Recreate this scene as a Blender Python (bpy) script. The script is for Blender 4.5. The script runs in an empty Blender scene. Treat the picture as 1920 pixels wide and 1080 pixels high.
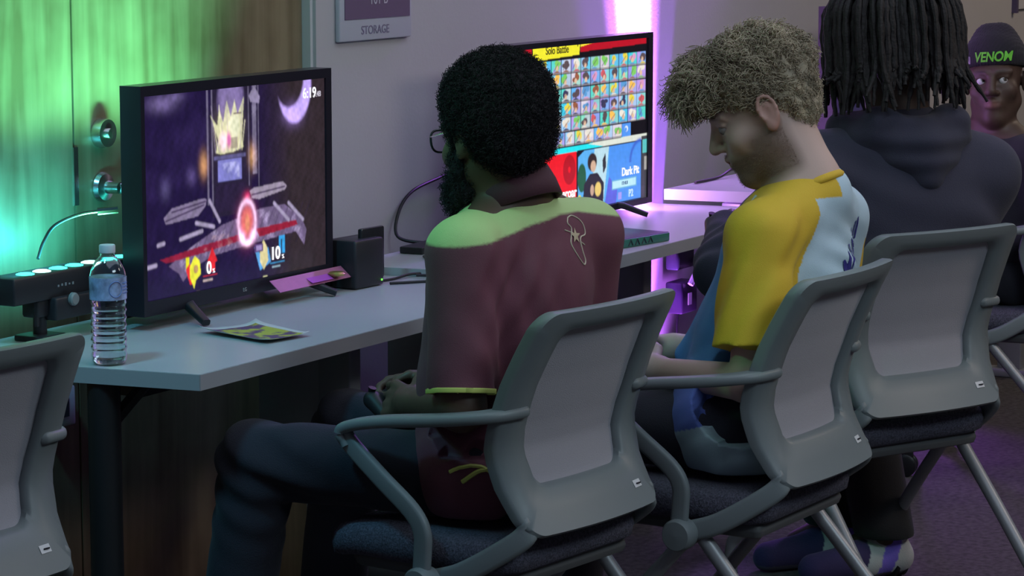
import bpy, math, random
import numpy as np
from mathutils import Matrix, Vector
from mathutils.bvhtree import BVHTree
random.seed(5)
rng = np.random.default_rng(11)
scene = bpy.context.scene
col = scene.collection

# ------------------------------------------------------------------ camera, world, lights, exposure
PX = 5200.0
th = math.radians(29.0)
pt = math.atan((540 + 195) / PX)
F = Vector((math.cos(th) * math.cos(pt), math.sin(th) * math.cos(pt), -math.sin(pt)))
R = Vector((math.sin(th), -math.cos(th), 0))
U = R.cross(F)
cd = bpy.data.cameras.new('camera')
cd.sensor_width = 36.0
cd.lens = PX / 1920 * 36.0
cd.clip_start = 0.1
cam = bpy.data.objects.new('camera', cd)
col.objects.link(cam)
cam.matrix_world = Matrix(((R.x, U.x, -F.x, 0), (R.y, U.y, -F.y, 0), (R.z, U.z, -F.z, 1.57), (0, 0, 0, 1)))
scene.camera = cam

vs = scene.view_settings
vs.view_transform = 'Standard'
vs.look = 'None'
vs.gamma = 1.0
vs.use_curve_mapping = False
vs.exposure = 0.22

w = bpy.data.worlds.new('world')
scene.world = w
w.use_nodes = True
w.node_tree.nodes['Background'].inputs[0].default_value = (0.62, 0.68, 1.0, 1)
w.node_tree.nodes['Background'].inputs[1].default_value = 0.11


def aim(o, tgt):
    d = Vector(tgt) - o.location
    o.rotation_euler = d.to_track_quat('-Z', 'Y').to_euler()


def area(name, loc, tgt, size, power, color, sy=None, spread=None):
    l = bpy.data.lights.new(name, 'AREA')
    l.energy = power
    l.color = color
    l.size = size
    if sy:
        l.shape = 'RECTANGLE'
        l.size_y = sy
    if spread:
        l.spread = math.radians(spread)
    o = bpy.data.objects.new(name, l)
    col.objects.link(o)
    o.location = loc
    aim(o, tgt)
    return o


def spot(name, loc, tgt, power, color, ang, blend=0.6, r=0.02):
    l = bpy.data.lights.new(name, 'SPOT')
    l.energy = power
    l.color = color
    l.spot_size = math.radians(ang)
    l.spot_blend = blend
    l.shadow_soft_size = r
    o = bpy.data.objects.new(name, l)
    col.objects.link(o)
    o.location = loc
    aim(o, tgt)
    return o


# unseen soft fills added near the ceiling to brighten the room
area('ceiling_fill', (3.6, -0.6, 2.75), (4.2, 1.2, 0.4), 1.6, 24, (0.70, 0.88, 1.0), 0.6)
area('ceiling_fill', (6.6, -0.4, 2.75), (6.9, 1.6, 0.4), 1.6, 18, (1.0, 0.86, 0.78), 0.6)
area('ceiling_fill', (10.2, 1.6, 2.8), (9.6, 3.4, 1.2), 0.6, 15, (1.0, 0.84, 0.66), 0.6)
area('ceiling_fill', (5.0, 1.9, 2.92), (5.0, 2.2, 0.5), 5.0, 28, (0.72, 0.82, 1.0), 1.6)
# green stage wash and an added cyan fill at the left, purple washes at the right
spot('green_wash_light', (2.6, 2.9, 2.45), (4.30, 2.38, 1.0), 24, (0.14, 1.0, 0.38), 22, 0.8, 0.10)
spot('cyan_fill_light', (3.0, 3.0, 2.5), (4.3, 3.1, 0.74), 60, (0.16, 0.72, 1.0), 50, 0.9, 0.12)  # unseen fill added to turn the left tabletop teal
spot('purple_wash_light', (8.6, 3.1, 2.6), (6.1, 3.1, 0.74), 170, (0.46, 0.16, 1.0), 38, 0.9, 0.08)
spot('floor_wash_light', (8.2, 3.2, 0.35), (6.9, 2.5, 0.0), 26, (0.42, 0.10, 1.0), 60, 1.0, 0.05)
# uplight on the floor behind the table row, grazing the wall
UPX = 6.965
for tx, pw, an, c_ in ((-0.19, 3400, 12.5, (0.72, 0.46, 1.0)), (-0.20, 1900, 18, (0.60, 0.16, 1.0)), (-0.20, 260, 34, (0.30, 0.08, 1.0))):
    spot('uplight_beam', (UPX, 3.335, 0.10), (UPX + tx, 3.42, 2.2), pw, c_, an, 0.45, 0.012)
spot('uplight_beam', (UPX, 3.335, 0.10), (UPX - 0.05, 3.30, 2.2), 40, (0.5, 0.14, 1.0), 80, 1.0, 0.012)


# ------------------------------------------------------------------ materials
def mat(name, color, rough=0.6, metal=0.0, spec=0.5, bump=0.0, bscale=200.0, var=0.0, vscale=8.0, emit=None, estr=0.0, attr=None, trans=0.0, ior=1.45, sheen=0.0, bstretch=None, coat=0.0):
    m = bpy.data.materials.new(name)
    m.use_nodes = True
    nt = m.node_tree
    b = nt.nodes['Principled BSDF']
    b.inputs['Base Color'].default_value = (*color, 1)
    b.inputs['Roughness'].default_value = rough
    b.inputs['Metallic'].default_value = metal
    b.inputs['Specular IOR Level'].default_value = spec
    b.inputs['Transmission Weight'].default_value = trans
    b.inputs['IOR'].default_value = ior
    b.inputs['Sheen Weight'].default_value = sheen
    b.inputs['Coat Weight'].default_value = coat
    tc = nt.nodes.new('ShaderNodeTexCoord')
    src = None
    if attr:
        a = nt.nodes.new('ShaderNodeAttribute')
        a.attribute_name = attr
        src = a.outputs['Color']
        if estr:
            nt.links.new(src, b.inputs['Emission Color'])
            b.inputs['Emission Strength'].default_value = estr
            b.inputs['Base Color'].default_value = (0.005, 0.005, 0.006, 1)
            return m
    if var > 0:
        n = nt.nodes.new('ShaderNodeTexNoise')
        n.inputs['Scale'].default_value = vscale
        n.inputs['Detail'].default_value = 5
        nt.links.new(tc.outputs['Object'], n.inputs['Vector'])
        mp = nt.nodes.new('ShaderNodeMapRange')
        mp.inputs[1].default_value = 0.3
        mp.inputs[2].default_value = 0.7
        mp.inputs[3].default_value = 1 - var
        mp.inputs[4].default_value = 1 + var
        nt.links.new(n.outputs[0], mp.inputs[0])
        mx = nt.nodes.new('ShaderNodeVectorMath')
        mx.operation = 'SCALE'
        if src:
            nt.links.new(src, mx.inputs[0])
        else:
            mx.inputs[0].default_value = color
        nt.links.new(mp.outputs[0], mx.inputs['Scale'])
        src = mx.outputs[0]
    if src:
        nt.links.new(src, b.inputs['Base Color'])
    if bump > 0:
        n = nt.nodes.new('ShaderNodeTexNoise')
        n.inputs['Scale'].default_value = bscale
        n.inputs['Detail'].default_value = 3
        if bstretch:
            mpn = nt.nodes.new('ShaderNodeMapping')
            mpn.inputs['Scale'].default_value = bstretch
            nt.links.new(tc.outputs['Object'], mpn.inputs[0])
            nt.links.new(mpn.outputs[0], n.inputs['Vector'])
        else:
            nt.links.new(tc.outputs['Object'], n.inputs['Vector'])
        bp = nt.nodes.new('ShaderNodeBump')
        bp.inputs['Strength'].default_value = bump
        bp.inputs['Distance'].default_value = 0.002
        nt.links.new(n.outputs[0], bp.inputs['Height'])
        nt.links.new(bp.outputs[0], b.inputs['Normal'])
    if emit:
        b.inputs['Emission Color'].default_value = (*emit, 1)
        b.inputs['Emission Strength'].default_value = estr
    return m


def wood_mat(name):
    m = mat(name, (0.2, 0.16, 0.08), 0.38)
    nt = m.node_tree
    b = nt.nodes['Principled BSDF']
    tc = nt.nodes.new('ShaderNodeTexCoord')
    mp = nt.nodes.new('ShaderNodeMapping')
    mp.inputs['Scale'].default_value = (22, 22, 1.6)
    nt.links.new(tc.outputs['Object'], mp.inputs[0])
    n = nt.nodes.new('ShaderNodeTexNoise')
    n.inputs['Scale'].default_value = 1.0
    n.inputs['Detail'].default_value = 8
    n.inputs['Distortion'].default_value = 0.5
    nt.links.new(mp.outputs[0], n.inputs['Vector'])
    n2 = nt.nodes.new('ShaderNodeTexNoise')
    n2.inputs['Scale'].default_value = 4.5
    n2.inputs['Detail'].default_value = 4
    nt.links.new(tc.outputs['Object'], n2.inputs['Vector'])
    ad = nt.nodes.new('ShaderNodeMath')
    ad.operation = 'ADD'
    nt.links.new(n.outputs[0], ad.inputs[0])
    nt.links.new(n2.outputs[0], ad.inputs[1])
    cr = nt.nodes.new('ShaderNodeValToRGB')
    cr.color_ramp.elements[0].position = 0.75
    cr.color_ramp.elements[0].color = (0.125, 0.088, 0.045, 1)
    cr.color_ramp.elements[1].position = 1.2
    cr.color_ramp.elements[1].color = (0.26, 0.205, 0.12, 1)
    hv = nt.nodes.new('ShaderNodeMath')
    hv.operation = 'MULTIPLY'
    hv.inputs[1].default_value = 1.0
    nt.links.new(ad.outputs[0], hv.inputs[0])
    nt.links.new(hv.outputs[0], cr.inputs[0])
    cr.color_ramp.elements[1].position = 1.0
    cr.color_ramp.elements[0].position = 0.0
    sc = nt.nodes.new('ShaderNodeMapRange')
    sc.inputs[1].default_value = 0.75
    sc.inputs[2].default_value = 1.25
    nt.links.new(hv.outputs[0], sc.inputs[0])
    nt.links.new(sc.outputs[0], cr.inputs[0])
    nt.links.new(cr.outputs[0], b.inputs['Base Color'])
    return m


M = {}
M['wall'] = mat('wall_paint', (0.46, 0.44, 0.45), 0.75, bump=0.15, bscale=120, var=0.03, vscale=3)
M['wood'] = wood_mat('wood_veneer')
M['trim'] = mat('painted_trim', (0.55, 0.56, 0.56), 0.4)
M['carpet'] = mat('carpet', (0.075, 0.066, 0.062), 0.95, bump=1.0, bscale=300, var=0.45, vscale=60)
M['ceiling'] = mat('ceiling_tile', (0.5, 0.5, 0.5), 0.9)
M['laminate'] = mat('laminate', (0.42, 0.43, 0.45), 0.32, spec=0.45, var=0.03, vscale=5)
M['edge'] = mat('edge_band', (0.40, 0.40, 0.42), 0.4)
M['metal'] = mat('grey_metal', (0.33, 0.34, 0.36), 0.4, metal=0.3)
M['blackmetal'] = mat('black_metal', (0.018, 0.018, 0.02), 0.4)
M['chair'] = mat('grey_plastic', (0.205, 0.235, 0.245), 0.42, bump=0.05, bscale=500)
M['chairdark'] = mat('dark_grey_plastic', (0.10, 0.105, 0.11), 0.5)
M['mesh'] = mat('chair_mesh', (0.40, 0.385, 0.43), 0.8, bump=0.5, bscale=600, sheen=0.2)
M['seat'] = mat('seat_fabric', (0.085, 0.082, 0.115), 0.95, bump=1.0, bscale=350, var=0.55, vscale=260)
M['rubber'] = mat('caster_black', (0.012, 0.012, 0.014), 0.35)
M['white'] = mat('white_label', (0.75, 0.76, 0.78), 0.5)
M['dark'] = mat('dark_ink', (0.03, 0.03, 0.04), 0.6)
M['tvblack'] = mat('tv_black', (0.018, 0.016, 0.024), 0.28)
M['plastic'] = mat('black_plastic', (0.020, 0.020, 0.024), 0.4)
M['cable'] = mat('cable_black', (0.012, 0.012, 0.014), 0.45)
M['whitecable'] = mat('cable_white', (0.6, 0.6, 0.6), 0.45)
M['chrome'] = mat('brushed_steel', (0.62, 0.62, 0.62), 0.25, metal=1.0)
M['skinA'] = mat('skin_brown', (1, 1, 1), 0.5, attr='Col', bump=0.08, bscale=300)
M['skin'] = mat('skin', (1, 1, 1), 0.52, attr='Col', bump=0.08, bscale=300)
M['cloth'] = mat('jersey', (1, 1, 1), 0.72, attr='Col', bump=0.35, bscale=650, sheen=0.05)
M['cotton'] = mat('cotton', (1, 1, 1), 0.9, attr='Col', bump=0.5, bscale=450, sheen=0.08)
M['hairblack'] = mat('hair_black', (0.026, 0.023, 0.027), 0.75, spec=0.2)
M['hairblond'] = mat('hair_blond', (0.40, 0.335, 0.235), 0.6, var=0.35, vscale=16)
M['hairdread'] = mat('hair_dread', (0.012, 0.009, 0.009), 0.7, bump=1.0, bscale=160)
M['beardblond'] = mat('beard_hair', (0.28, 0.19, 0.13), 0.7)
M['lime'] = mat('lime_trim', (0.62, 0.66, 0.16), 0.6)
M['cream'] = mat('cream_print', (0.62, 0.56, 0.42), 0.6)
M['gold'] = mat('gold_print', (0.55, 0.44, 0.30), 0.6)
M['eye'] = mat('eye', (1, 1, 1), 0.15, attr='Col')
M['lens'] = mat('clear_plastic', (0.95, 0.97, 1.0), 0.03, trans=1.0, ior=1.45)
M['water'] = mat('water', (0.95, 0.98, 1.0), 0.0, trans=1.0, ior=1.33)


# ------------------------------------------------------------------ object helpers
def mesh_obj(name, verts, faces, material=None, parent=None, smooth=False, colors=None, sharp=None):
    me = bpy.data.meshes.new(name)
    if isinstance(faces, np.ndarray):
        v = np.asarray(verts, np.float32)
        n = faces.shape[1]
        me.vertices.add(len(v))
        me.vertices.foreach_set('co', v.ravel())
        me.loops.add(faces.size)
        me.loops.foreach_set('vertex_index', faces.astype(np.int32).ravel())
        me.polygons.add(len(faces))
        me.polygons.foreach_set('loop_start', np.arange(0, faces.size, n, dtype=np.int32))
        me.update(calc_edges=True)
        me.validate()
    else:
        me.from_pydata([tuple(map(float, q)) for q in verts], [], faces)
        me.update()
    if colors is not None:
        ca = me.color_attributes.new('Col', 'FLOAT_COLOR', 'POINT')
        c4 = np.ones((len(me.vertices), 4), np.float32)
        c4[:, :3] = colors
        ca.data.foreach_set('color', c4.ravel())
    if smooth:
        me.polygons.foreach_set('use_smooth', [True] * len(me.polygons))
        if sharp:
            me.set_sharp_from_angle(angle=math.radians(sharp))
    if material:
        me.materials.append(material)
    o = bpy.data.objects.new(name, me)
    col.objects.link(o)
    if parent:
        o.parent = parent
    return o


def thing(name, label, cat, loc=(0, 0, 0), rz=0.0, group=None):
    o = bpy.data.objects.new(name, None)
    o.empty_display_size = 0.1
    col.objects.link(o)
    o.location = loc
    o.rotation_euler = (0, 0, rz)
    return tag(o, label, cat, group)


def tag(o, label, cat, group=None):
    o['label'] = label
    o['category'] = cat
    if group:
        o['group'] = group
    return o


def struct(o):
    o['kind'] = 'structure'
    return o


class MB:
    """collects simple solids; build() links them as one mesh"""

    def __init__(s):
        s.v, s.f = [], []

    def add(s, vs, fs):
        b = len(s.v)
        s.v += [tuple(q) for q in vs]
        s.f += [tuple(i + b for i in f) for f in fs]

    def box(s, lo, hi, bev=0.0, Mx=None):
        x0, y0, z0 = lo
        x1, y1, z1 = hi
        if bev <= 0:
            vs = [(x, y, z) for z in (z0, z1) for x, y in ((x0, y0), (x1, y0), (x1, y1), (x0, y1))]
            fs = [(3, 2, 1, 0), (4, 5, 6, 7), (0, 1, 5, 4), (1, 2, 6, 5), (2, 3, 7, 6), (3, 0, 4, 7)]
        else:
            b = bev
            vs, fs = [], []
            rings = []
            for z, ins in ((z0, b), (z0 + b * .3, b * .3), (z0 + b, 0), (z1 - b, 0), (z1 - b * .3, b * .3), (z1, b)):
                ring = []
                for cx, cy, a0 in ((x1 - b, y1 - b, 0), (x0 + b, y1 - b, 90), (x0 + b, y0 + b, 180), (x1 - b, y0 + b, 270)):
                    for k in range(4):
                        a = math.radians(a0 + 30 * k)
                        r = max(b - ins, 0.0001)
                        ring.append((cx + r * math.cos(a), cy + r * math.sin(a), z))
                rings.append(ring)
            n = 16
            for r in rings:
                vs += r
            for j in range(len(rings) - 1):
                for i in range(n):
                    fs.append((j * n + i, j * n + (i + 1) % n, (j + 1) * n + (i + 1) % n, (j + 1) * n + i))
            fs.append(tuple(range(n))[::-1])
            fs.append(tuple((len(rings) - 1) * n + i for i in range(n)))
        if Mx is not None:
            vs = [tuple(Mx @ Vector(q)) for q in vs]
        s.add(vs, fs)
        return s

    def prism(s, poly, z0, z1):
        n = len(poly)
        vs = [(x, y, z0) for x, y in poly] + [(x, y, z1) for x, y in poly]
        fs = [tuple(range(n))[::-1], tuple(range(n, 2 * n))] + [(i, (i + 1) % n, n + (i + 1) % n, n + i) for i in range(n)]
        s.add(vs, fs)
        return s

    def tube(s, pts, r, sides=10, prof=None, up=(0, 0, 1), caps=True):
        """sweep a round (radius r or list) or rectangular-rounded profile along pts"""
        P = [Vector(q) for q in pts]
        n = len(P)
        rs = r if isinstance(r, (list, tuple)) else [r] * n
        upv = Vector(up)
        rings = []
        prev = None
        for i in range(n):
            t = (P[min(i + 1, n - 1)] - P[max(i - 1, 0)])
            if t.length < 1e-9:
                t = Vector((0, 0, 1))
            t.normalize()
            if prof is None:
                if prev is None:
                    a = t.orthogonal().normalized()
                else:
                    a = (prev - t * prev.dot(t))
                    a = a.normalized() if a.length > 1e-6 else t.orthogonal().normalized()
                prev = a
            else:
                a = (upv - t * upv.dot(t)).normalized()
            b = t.cross(a)
            if prof is None:
                ring = [P[i] + (a * math.cos(2 * math.pi * k / sides) + b * math.sin(2 * math.pi * k / sides)) * rs[i] for k in range(sides)]
            else:
                ring = [P[i] + a * (q[0] * rs[i]) + b * (q[1] * rs[i]) for q in prof]
            rings.append(ring)
        m = len(rings[0])
        vs = [q for ring in rings for q in ring]
        fs = [(j * m + i, j * m + (i + 1) % m, (j + 1) * m + (i + 1) % m, (j + 1) * m + i) for j in range(n - 1) for i in range(m)]
        if caps:
            fs.append(tuple(range(m))[::-1])
            fs.append(tuple((n - 1) * m + i for i in range(m)))
        s.add(vs, fs)
        return s

    def lathe(s, prof, c=(0, 0, 0), axis='z', n=32, Mx=None):
        vs = []
        for r, h in prof:
            for k in range(n):
                a = 2 * math.pi * k / n
                q = (r * math.cos(a), r * math.sin(a), h)
                if axis == 'x':
                    q = (h, r * math.cos(a), r * math.sin(a))
                elif axis == 'y':
                    q = (r * math.sin(a), h, r * math.cos(a))
                q = (q[0] + c[0], q[1] + c[1], q[2] + c[2])
                if Mx is not None:
                    q = tuple(Mx @ Vector(q))
                vs.append(q)
        fs = [(j * n + i, j * n + (i + 1) % n, (j + 1) * n + (i + 1) % n, (j + 1) * n + i) for j in range(len(prof) - 1) for i in range(n)]
        if prof[0][0] > 1e-6:
            fs.append(tuple(range(n))[::-1])
        if prof[-1][0] > 1e-6:
            fs.append(tuple((len(prof) - 1) * n + i for i in range(n)))
        s.add(vs, fs)
        return s

    def build(s, name, material, parent=None, smooth=True, sharp=35):
        return mesh_obj(name, s.v, s.f, material, parent, smooth, None, sharp)


def rprof(w_, h_, r_, n=3):
    """rounded rectangle profile (full width w_, height h_)"""
    out = []
    for cx, cy, a0 in ((w_ / 2 - r_, h_ / 2 - r_, 0), (-w_ / 2 + r_, h_ / 2 - r_, 90), (-w_ / 2 + r_, -h_ / 2 + r_, 180), (w_ / 2 - r_, -h_ / 2 + r_, 270)):
        for k in range(n + 1):
            a = math.radians(a0 + 90 * k / n)
            out.append((cx + r_ * math.cos(a), cy + r_ * math.sin(a)))
    return out


def catmull(pts, n=8):
    P = [Vector(q) for q in pts]
    P = [P[0] * 2 - P[1]] + P + [P[-1] * 2 - P[-2]]
    out = []
    for i in range(1, len(P) - 2):
        for k in range(n):
            t = k / n
            a, b, c, d = P[i - 1], P[i], P[i + 1], P[i + 2]
            out.append(0.5 * ((2 * b) + (c - a) * t + (2 * a - 5 * b + 4 * c - d) * t * t + (-a + 3 * b - 3 * c + d) * t ** 3))
    out.append(P[-2])
    return out


def text(name, body, loc, size, material, parent, xdir=(1, 0, 0), up=(0, 0, 1), bold=0.0, align='CENTER', sx=1.0):
    c = bpy.data.curves.new(name, 'FONT')
    c.body = body
    c.size = size
    c.align_x = align
    c.align_y = 'CENTER'
    c.offset = bold
    c.extrude = 0.0004
    c.materials.append(material)
    o = bpy.data.objects.new(name, c)
    col.objects.link(o)
    bpy.context.view_layer.update()
    me = bpy.data.meshes.new_from_object(o.evaluated_get(bpy.context.evaluated_depsgraph_get()))
    bpy.data.objects.remove(o)
    o = bpy.data.objects.new(name, me)
    col.objects.link(o)
    x = Vector(xdir).normalized()
    y = Vector(up).normalized()
    z = x.cross(y).normalized()
    y = z.cross(x)
    o.matrix_world = Matrix(((x.x * sx, y.x, z.x, loc[0]), (x.y * sx, y.y, z.y, loc[1]), (x.z * sx, y.z, z.z, loc[2]), (0, 0, 0, 1)))
    if parent:
        o.parent = parent
        o.matrix_parent_inverse = parent_world(parent).inverted()
    return o


def parent_world(p):
    m = Matrix.Identity(4)
    chain = []
    while p:
        chain.append(p)
        p = p.parent
    for q in reversed(chain):
        m = m @ (q.matrix_parent_inverse if q.parent else Matrix.Identity(4)) @ Matrix.LocRotScale(q.location, q.rotation_euler, q.scale)
    return m


def copy_tree(o, parent=None):
    c = o.copy()
    col.objects.link(c)
    if parent:
        c.parent = parent
    for ch in [q for q in bpy.data.objects if q.parent == o and q != c]:
        copy_tree(ch, c)
    return c


# ------------------------------------------------------------------ implicit surfaces (bodies, clothes, hair)
def RC(a, b, ra, rb, k=0.02, op='+', flat=None):
    return ('rc', np.array(a, float), np.array(b, float), ra, rb, k, op, flat)


def EL(c, r, k=0.02, op='+', rot=None):
    return ('el', np.array(c, float), np.array(r, float), rot, None, k, op, None)


def PL(c, n, k=0.004):
    """keep the side where (p-c).n < 0"""
    n = np.array(n, float)
    return ('pl', np.array(c, float), n / np.linalg.norm(n), 0, 0, k, 'x', None)


def ev(P, prims):
    d = None
    c0 = (P.min(0) + P.max(0)) / 2
    R0 = np.linalg.norm(P.max(0) - P.min(0)) / 2
    small = R0 < 0.25
    for t, a, b, ra, rb, k, op, flat in prims:
        if small and t != 'pl' and not (t == 'el' and ra is None and b.max() > 1):
            if t == 'rc':
                ab_ = b - a
                h_ = min(max((c0 - a) @ ab_ / max(ab_ @ ab_, 1e-12), 0), 1)
                lb = np.linalg.norm(c0 - a - h_ * ab_) - max(ra, rb) - R0
            else:
                lb = np.linalg.norm(c0 - a) - b.max() - R0
            if lb > k + 0.05:
                if d is None:
                    d = np.full(len(P), lb)
                elif op == '+':
                    d = np.minimum(d, lb)
                continue
        if t == 'rc':
            ab = b - a
            ap = P - a
            if flat is not None:
                ax, f = flat
                ax = np.array(ax, float)
                # squash distances along ax by factor f
                s = ap @ ax
                sab = ab @ ax
                h0 = np.clip((ap @ ab) / max(ab @ ab, 1e-12), 0, 1)
                q = ap - h0[:, None] * ab
                sa = q @ ax
                q = q + (sa * (1 / f - 1))[:, None] * ax
                v = (np.sqrt((q * q).sum(1)) - (ra + (rb - ra) * h0))
                v = v * np.where(v > 0, 1, 1) * min(1.0, f + 0.25)
            else:
                h = np.clip((ap @ ab) / max(ab @ ab, 1e-12), 0, 1)
                q = ap - h[:, None] * ab
                v = np.sqrt((q * q).sum(1)) - (ra + (rb - ra) * h)
        elif t == 'el':
            q = P - a
            if ra is not None:
                q = q @ ra
            k0 = np.sqrt(((q / b) ** 2).sum(1))
            k1 = np.sqrt(((q / (b * b)) ** 2).sum(1)) + 1e-9
            v = k0 * (k0 - 1) / k1
            v = np.where(k0 < 0.3, -b.min() * 0.7, v)
        else:
            v = (P - a) @ b
        if d is None:
            d = v
        elif op == '+':
            h = np.maximum(k - np.abs(d - v), 0) / k
            d = np.minimum(d, v) - h * h * k * 0.25
        elif op == '-':
            v = -v
            h = np.maximum(k - np.abs(d - v), 0) / k
            d = np.maximum(d, v) + h * h * k * 0.25
        else:
            h = np.maximum(k - np.abs(d - v), 0) / k
            d = np.maximum(d, v) + h * h * k * 0.25
    return d


def fnoise(P, s, seed=0):
    """cheap smooth pseudo noise from sines"""
    r = np.random.default_rng(seed)
    o = np.zeros(len(P))
    for i in range(6):
        kx = r.normal(size=3)
        kx /= np.linalg.norm(kx)
        o += np.sin(P @ kx * s * (0.7 + 0.6 * r.random()) + r.random() * 6.28)
    return o / 6


def surf(f, lo, hi, res):
    """surface nets over a block-sparse grid; returns verts, quads"""
    B = 8
    lo = np.array(lo, float)
    hi = np.array(hi, float)
    nb = np.ceil((hi - lo) / (res * B)).astype(int)
    n = nb * B
    cs = np.stack(np.meshgrid(*[np.arange(q) for q in nb], indexing='ij'), -1).reshape(-1, 3)
    cc = lo + (cs * B + (B - 1) / 2) * res
    cv = f(cc)
    act = np.abs(cv) < B * res * 0.87 * 1.5 + 0.012
    V = np.repeat(np.repeat(np.repeat(np.where(cv < 0, -1.0, 1.0).reshape(nb).astype(np.float32), B, 0), B, 1), B, 2)
    ca = cs[act]
    off = np.stack(np.meshgrid(*[np.arange(B)] * 3, indexing='ij'), -1).reshape(-1, 3)
    key = (ca // 3) @ np.array([10000, 100, 1])
    ca = ca[np.argsort(key, kind='stable')]
    for s in range(0, len(ca), 27):
        c = ca[s:s + 27]
        ids = (c[:, None, :] * B + off[None]).reshape(-1, 3)
        V[ids[:, 0], ids[:, 1], ids[:, 2]] = f(lo + ids * res)
    I = V < 0
    I[0] = I[-1] = False
    I[:, 0] = I[:, -1] = False
    I[:, :, 0] = I[:, :, -1] = False
    V = np.where(I, np.minimum(V, -1e-6), np.maximum(V, 1e-6))
    cnt = np.zeros(tuple(n - 1), np.int8)
    for a in (0, 1):
        for b in (0, 1):
            for c in (0, 1):
                cnt += I[a:n[0] - 1 + a, b:n[1] - 1 + b, c:n[2] - 1 + c]
    cell = np.argwhere((cnt > 0) & (cnt < 8))
    idx = np.full(tuple(n - 1), -1, np.int32)
    idx[cell[:, 0], cell[:, 1], cell[:, 2]] = np.arange(len(cell))
    corner = [(a, b, c) for a in (0, 1) for b in (0, 1) for c in (0, 1)]
    vals = [V[cell[:, 0] + a, cell[:, 1] + b, cell[:, 2] + c] for a, b, c in corner]
    acc = np.zeros((len(cell), 3))
    num = np.zeros(len(cell))
    for i, p in enumerate(corner):
        for j, q in enumerate(corner):
            if j > i and sum(abs(p[t] - q[t]) for t in range(3)) == 1:
                m = (vals[i] < 0) != (vals[j] < 0)
                t = vals[i] / np.where(m, vals[i] - vals[j], 1)
                pt_ = np.array(p) + (np.array(q) - np.array(p)) * t[:, None]
                acc += np.where(m[:, None], pt_, 0)
                num += m
    v = lo + (cell + acc / np.maximum(num, 1)[:, None]) * res
    quads = []
    for ax in range(3):
        sl0 = [slice(None)] * 3
        sl1 = [slice(None)] * 3
        sl0[ax] = slice(0, -1)
        sl1[ax] = slice(1, None)
        a, b = I[tuple(sl0)], I[tuple(sl1)]
        e = np.argwhere(a != b)
        o = a[e[:, 0], e[:, 1], e[:, 2]]
        u_, v_ = [(1, 2), (2, 0), (0, 1)][ax]
        du = np.zeros(3, int)
        dv = np.zeros(3, int)
        du[u_] = 1
        dv[v_] = 1
        q = []
        for d in (-du - dv, -dv, 0 * du, -du):
            w_ = e + d
            q.append(idx[w_[:, 0], w_[:, 1], w_[:, 2]])
        q = np.stack(q, 1)
        q[~o] = q[~o][:, ::-1]
        quads.append(q)
    quads = np.concatenate(quads)
    quads = quads[(quads >= 0).all(1)]
    return v, quads


def blob(name, prims, material, parent, res=0.004, color=(0.5, 0.5, 0.5), disp=None, lo=None, hi=None, pad=0.03):
    pts = []
    for t, a, b, ra, rb, k, op, flat in prims:
        if op != '+':
            continue
        if t == 'rc':
            pts += [a - ra, a + ra, b - rb, b + rb]
        elif t == 'el':
            m = b.max() if ra is not None else b
            pts += [a - m, a + m]
    lo_ = np.min(pts, 0) - pad
    hi_ = np.max(pts, 0) + pad
    if lo is not None:
        lo_ = np.maximum(lo_, lo)
    if hi is not None:
        hi_ = np.minimum(hi_, hi)

    def f(P):
        d = ev(P, prims)
        if disp is not None:
            d = d - disp(P)
        return d
    v, q = surf(f, lo_, hi_, res)
    if callable(color):
        c = color(v)
    else:
        c = np.tile(np.array(color, float), (len(v), 1))
    o = mesh_obj(name, v, q, material, parent, True, c)
    return o


def bvh_of(o):
    me = o.data
    return BVHTree.FromPolygons([v.co.copy() for v in me.vertices], [tuple(p.vertices) for p in me.polygons])


def strands(name, curves, material, parent, sides=4):
    """curves: list of (Nx3 array, r0, r1) all the same N"""
    V, Q = [], []
    base = 0
    for P, r0, r1 in curves:
        P = np.asarray(P)
        n = len(P)
        T = np.gradient(P, axis=0)
        T /= np.linalg.norm(T, axis=1)[:, None] + 1e-9
        ref = np.array([0.31, 0.57, 0.76])
        A = np.cross(T, ref)
        A /= np.linalg.norm(A, axis=1)[:, None] + 1e-9
        Bv = np.cross(T, A)
        r = np.linspace(r0, r1, n)[:, None]
        rings = [P + (A * math.cos(2 * math.pi * k / sides) + Bv * math.sin(2 * math.pi * k / sides)) * r for k in range(sides)]
        V.append(np.stack(rings, 1).reshape(-1, 3))
        j = np.arange(n - 1)[:, None] * sides
        i = np.arange(sides)[None]
        q = np.stack([j + i, j + (i + 1) % sides, j + sides + (i + 1) % sides, j + sides + i], -1).reshape(-1, 4) + base
        Q.append(q)
        base += n * sides
    return mesh_obj(name, np.concatenate(V), np.concatenate(Q), material, parent, True)


def nrm(v):
    v = np.array(v, float)
    return v / np.linalg.norm(v)


# ------------------------------------------------------------------ the room
WY = 3.42       # painted wall
WD = 3.45       # wood veneer wall
DX = 5.26       # where the veneer ends
struct(MB().box((-1.5, -3.0, -0.1), (14.0, 3.6, 0.0)).build('floor', M['carpet'], smooth=False))
struct(MB().box((-1.5, -3.0, 3.0), (14.0, 3.6, 3.1)).build('ceiling', M['ceiling'], smooth=False))
struct(MB().box((DX, WY, 0.0), (14.0, 3.6, 3.0)).build('wall_back', M['wall'], smooth=False))
struct(MB().box((13.9, -3.0, 0.0), (14.0, WY, 3.0)).build('wall_right', M['wall'], smooth=False))
struct(MB().box((-1.5, -3.1, 0.0), (14.0, -3.0, 3.0)).build('wall_front', M['wall'], smooth=False))
SX = 4.415      # seam between fixed veneer panel and the door leaf
struct(MB().box((-1.5, WD, 0.0), (SX - 0.003, 3.6, 3.0)).build('wall_left', M['wood'], smooth=False))
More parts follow.
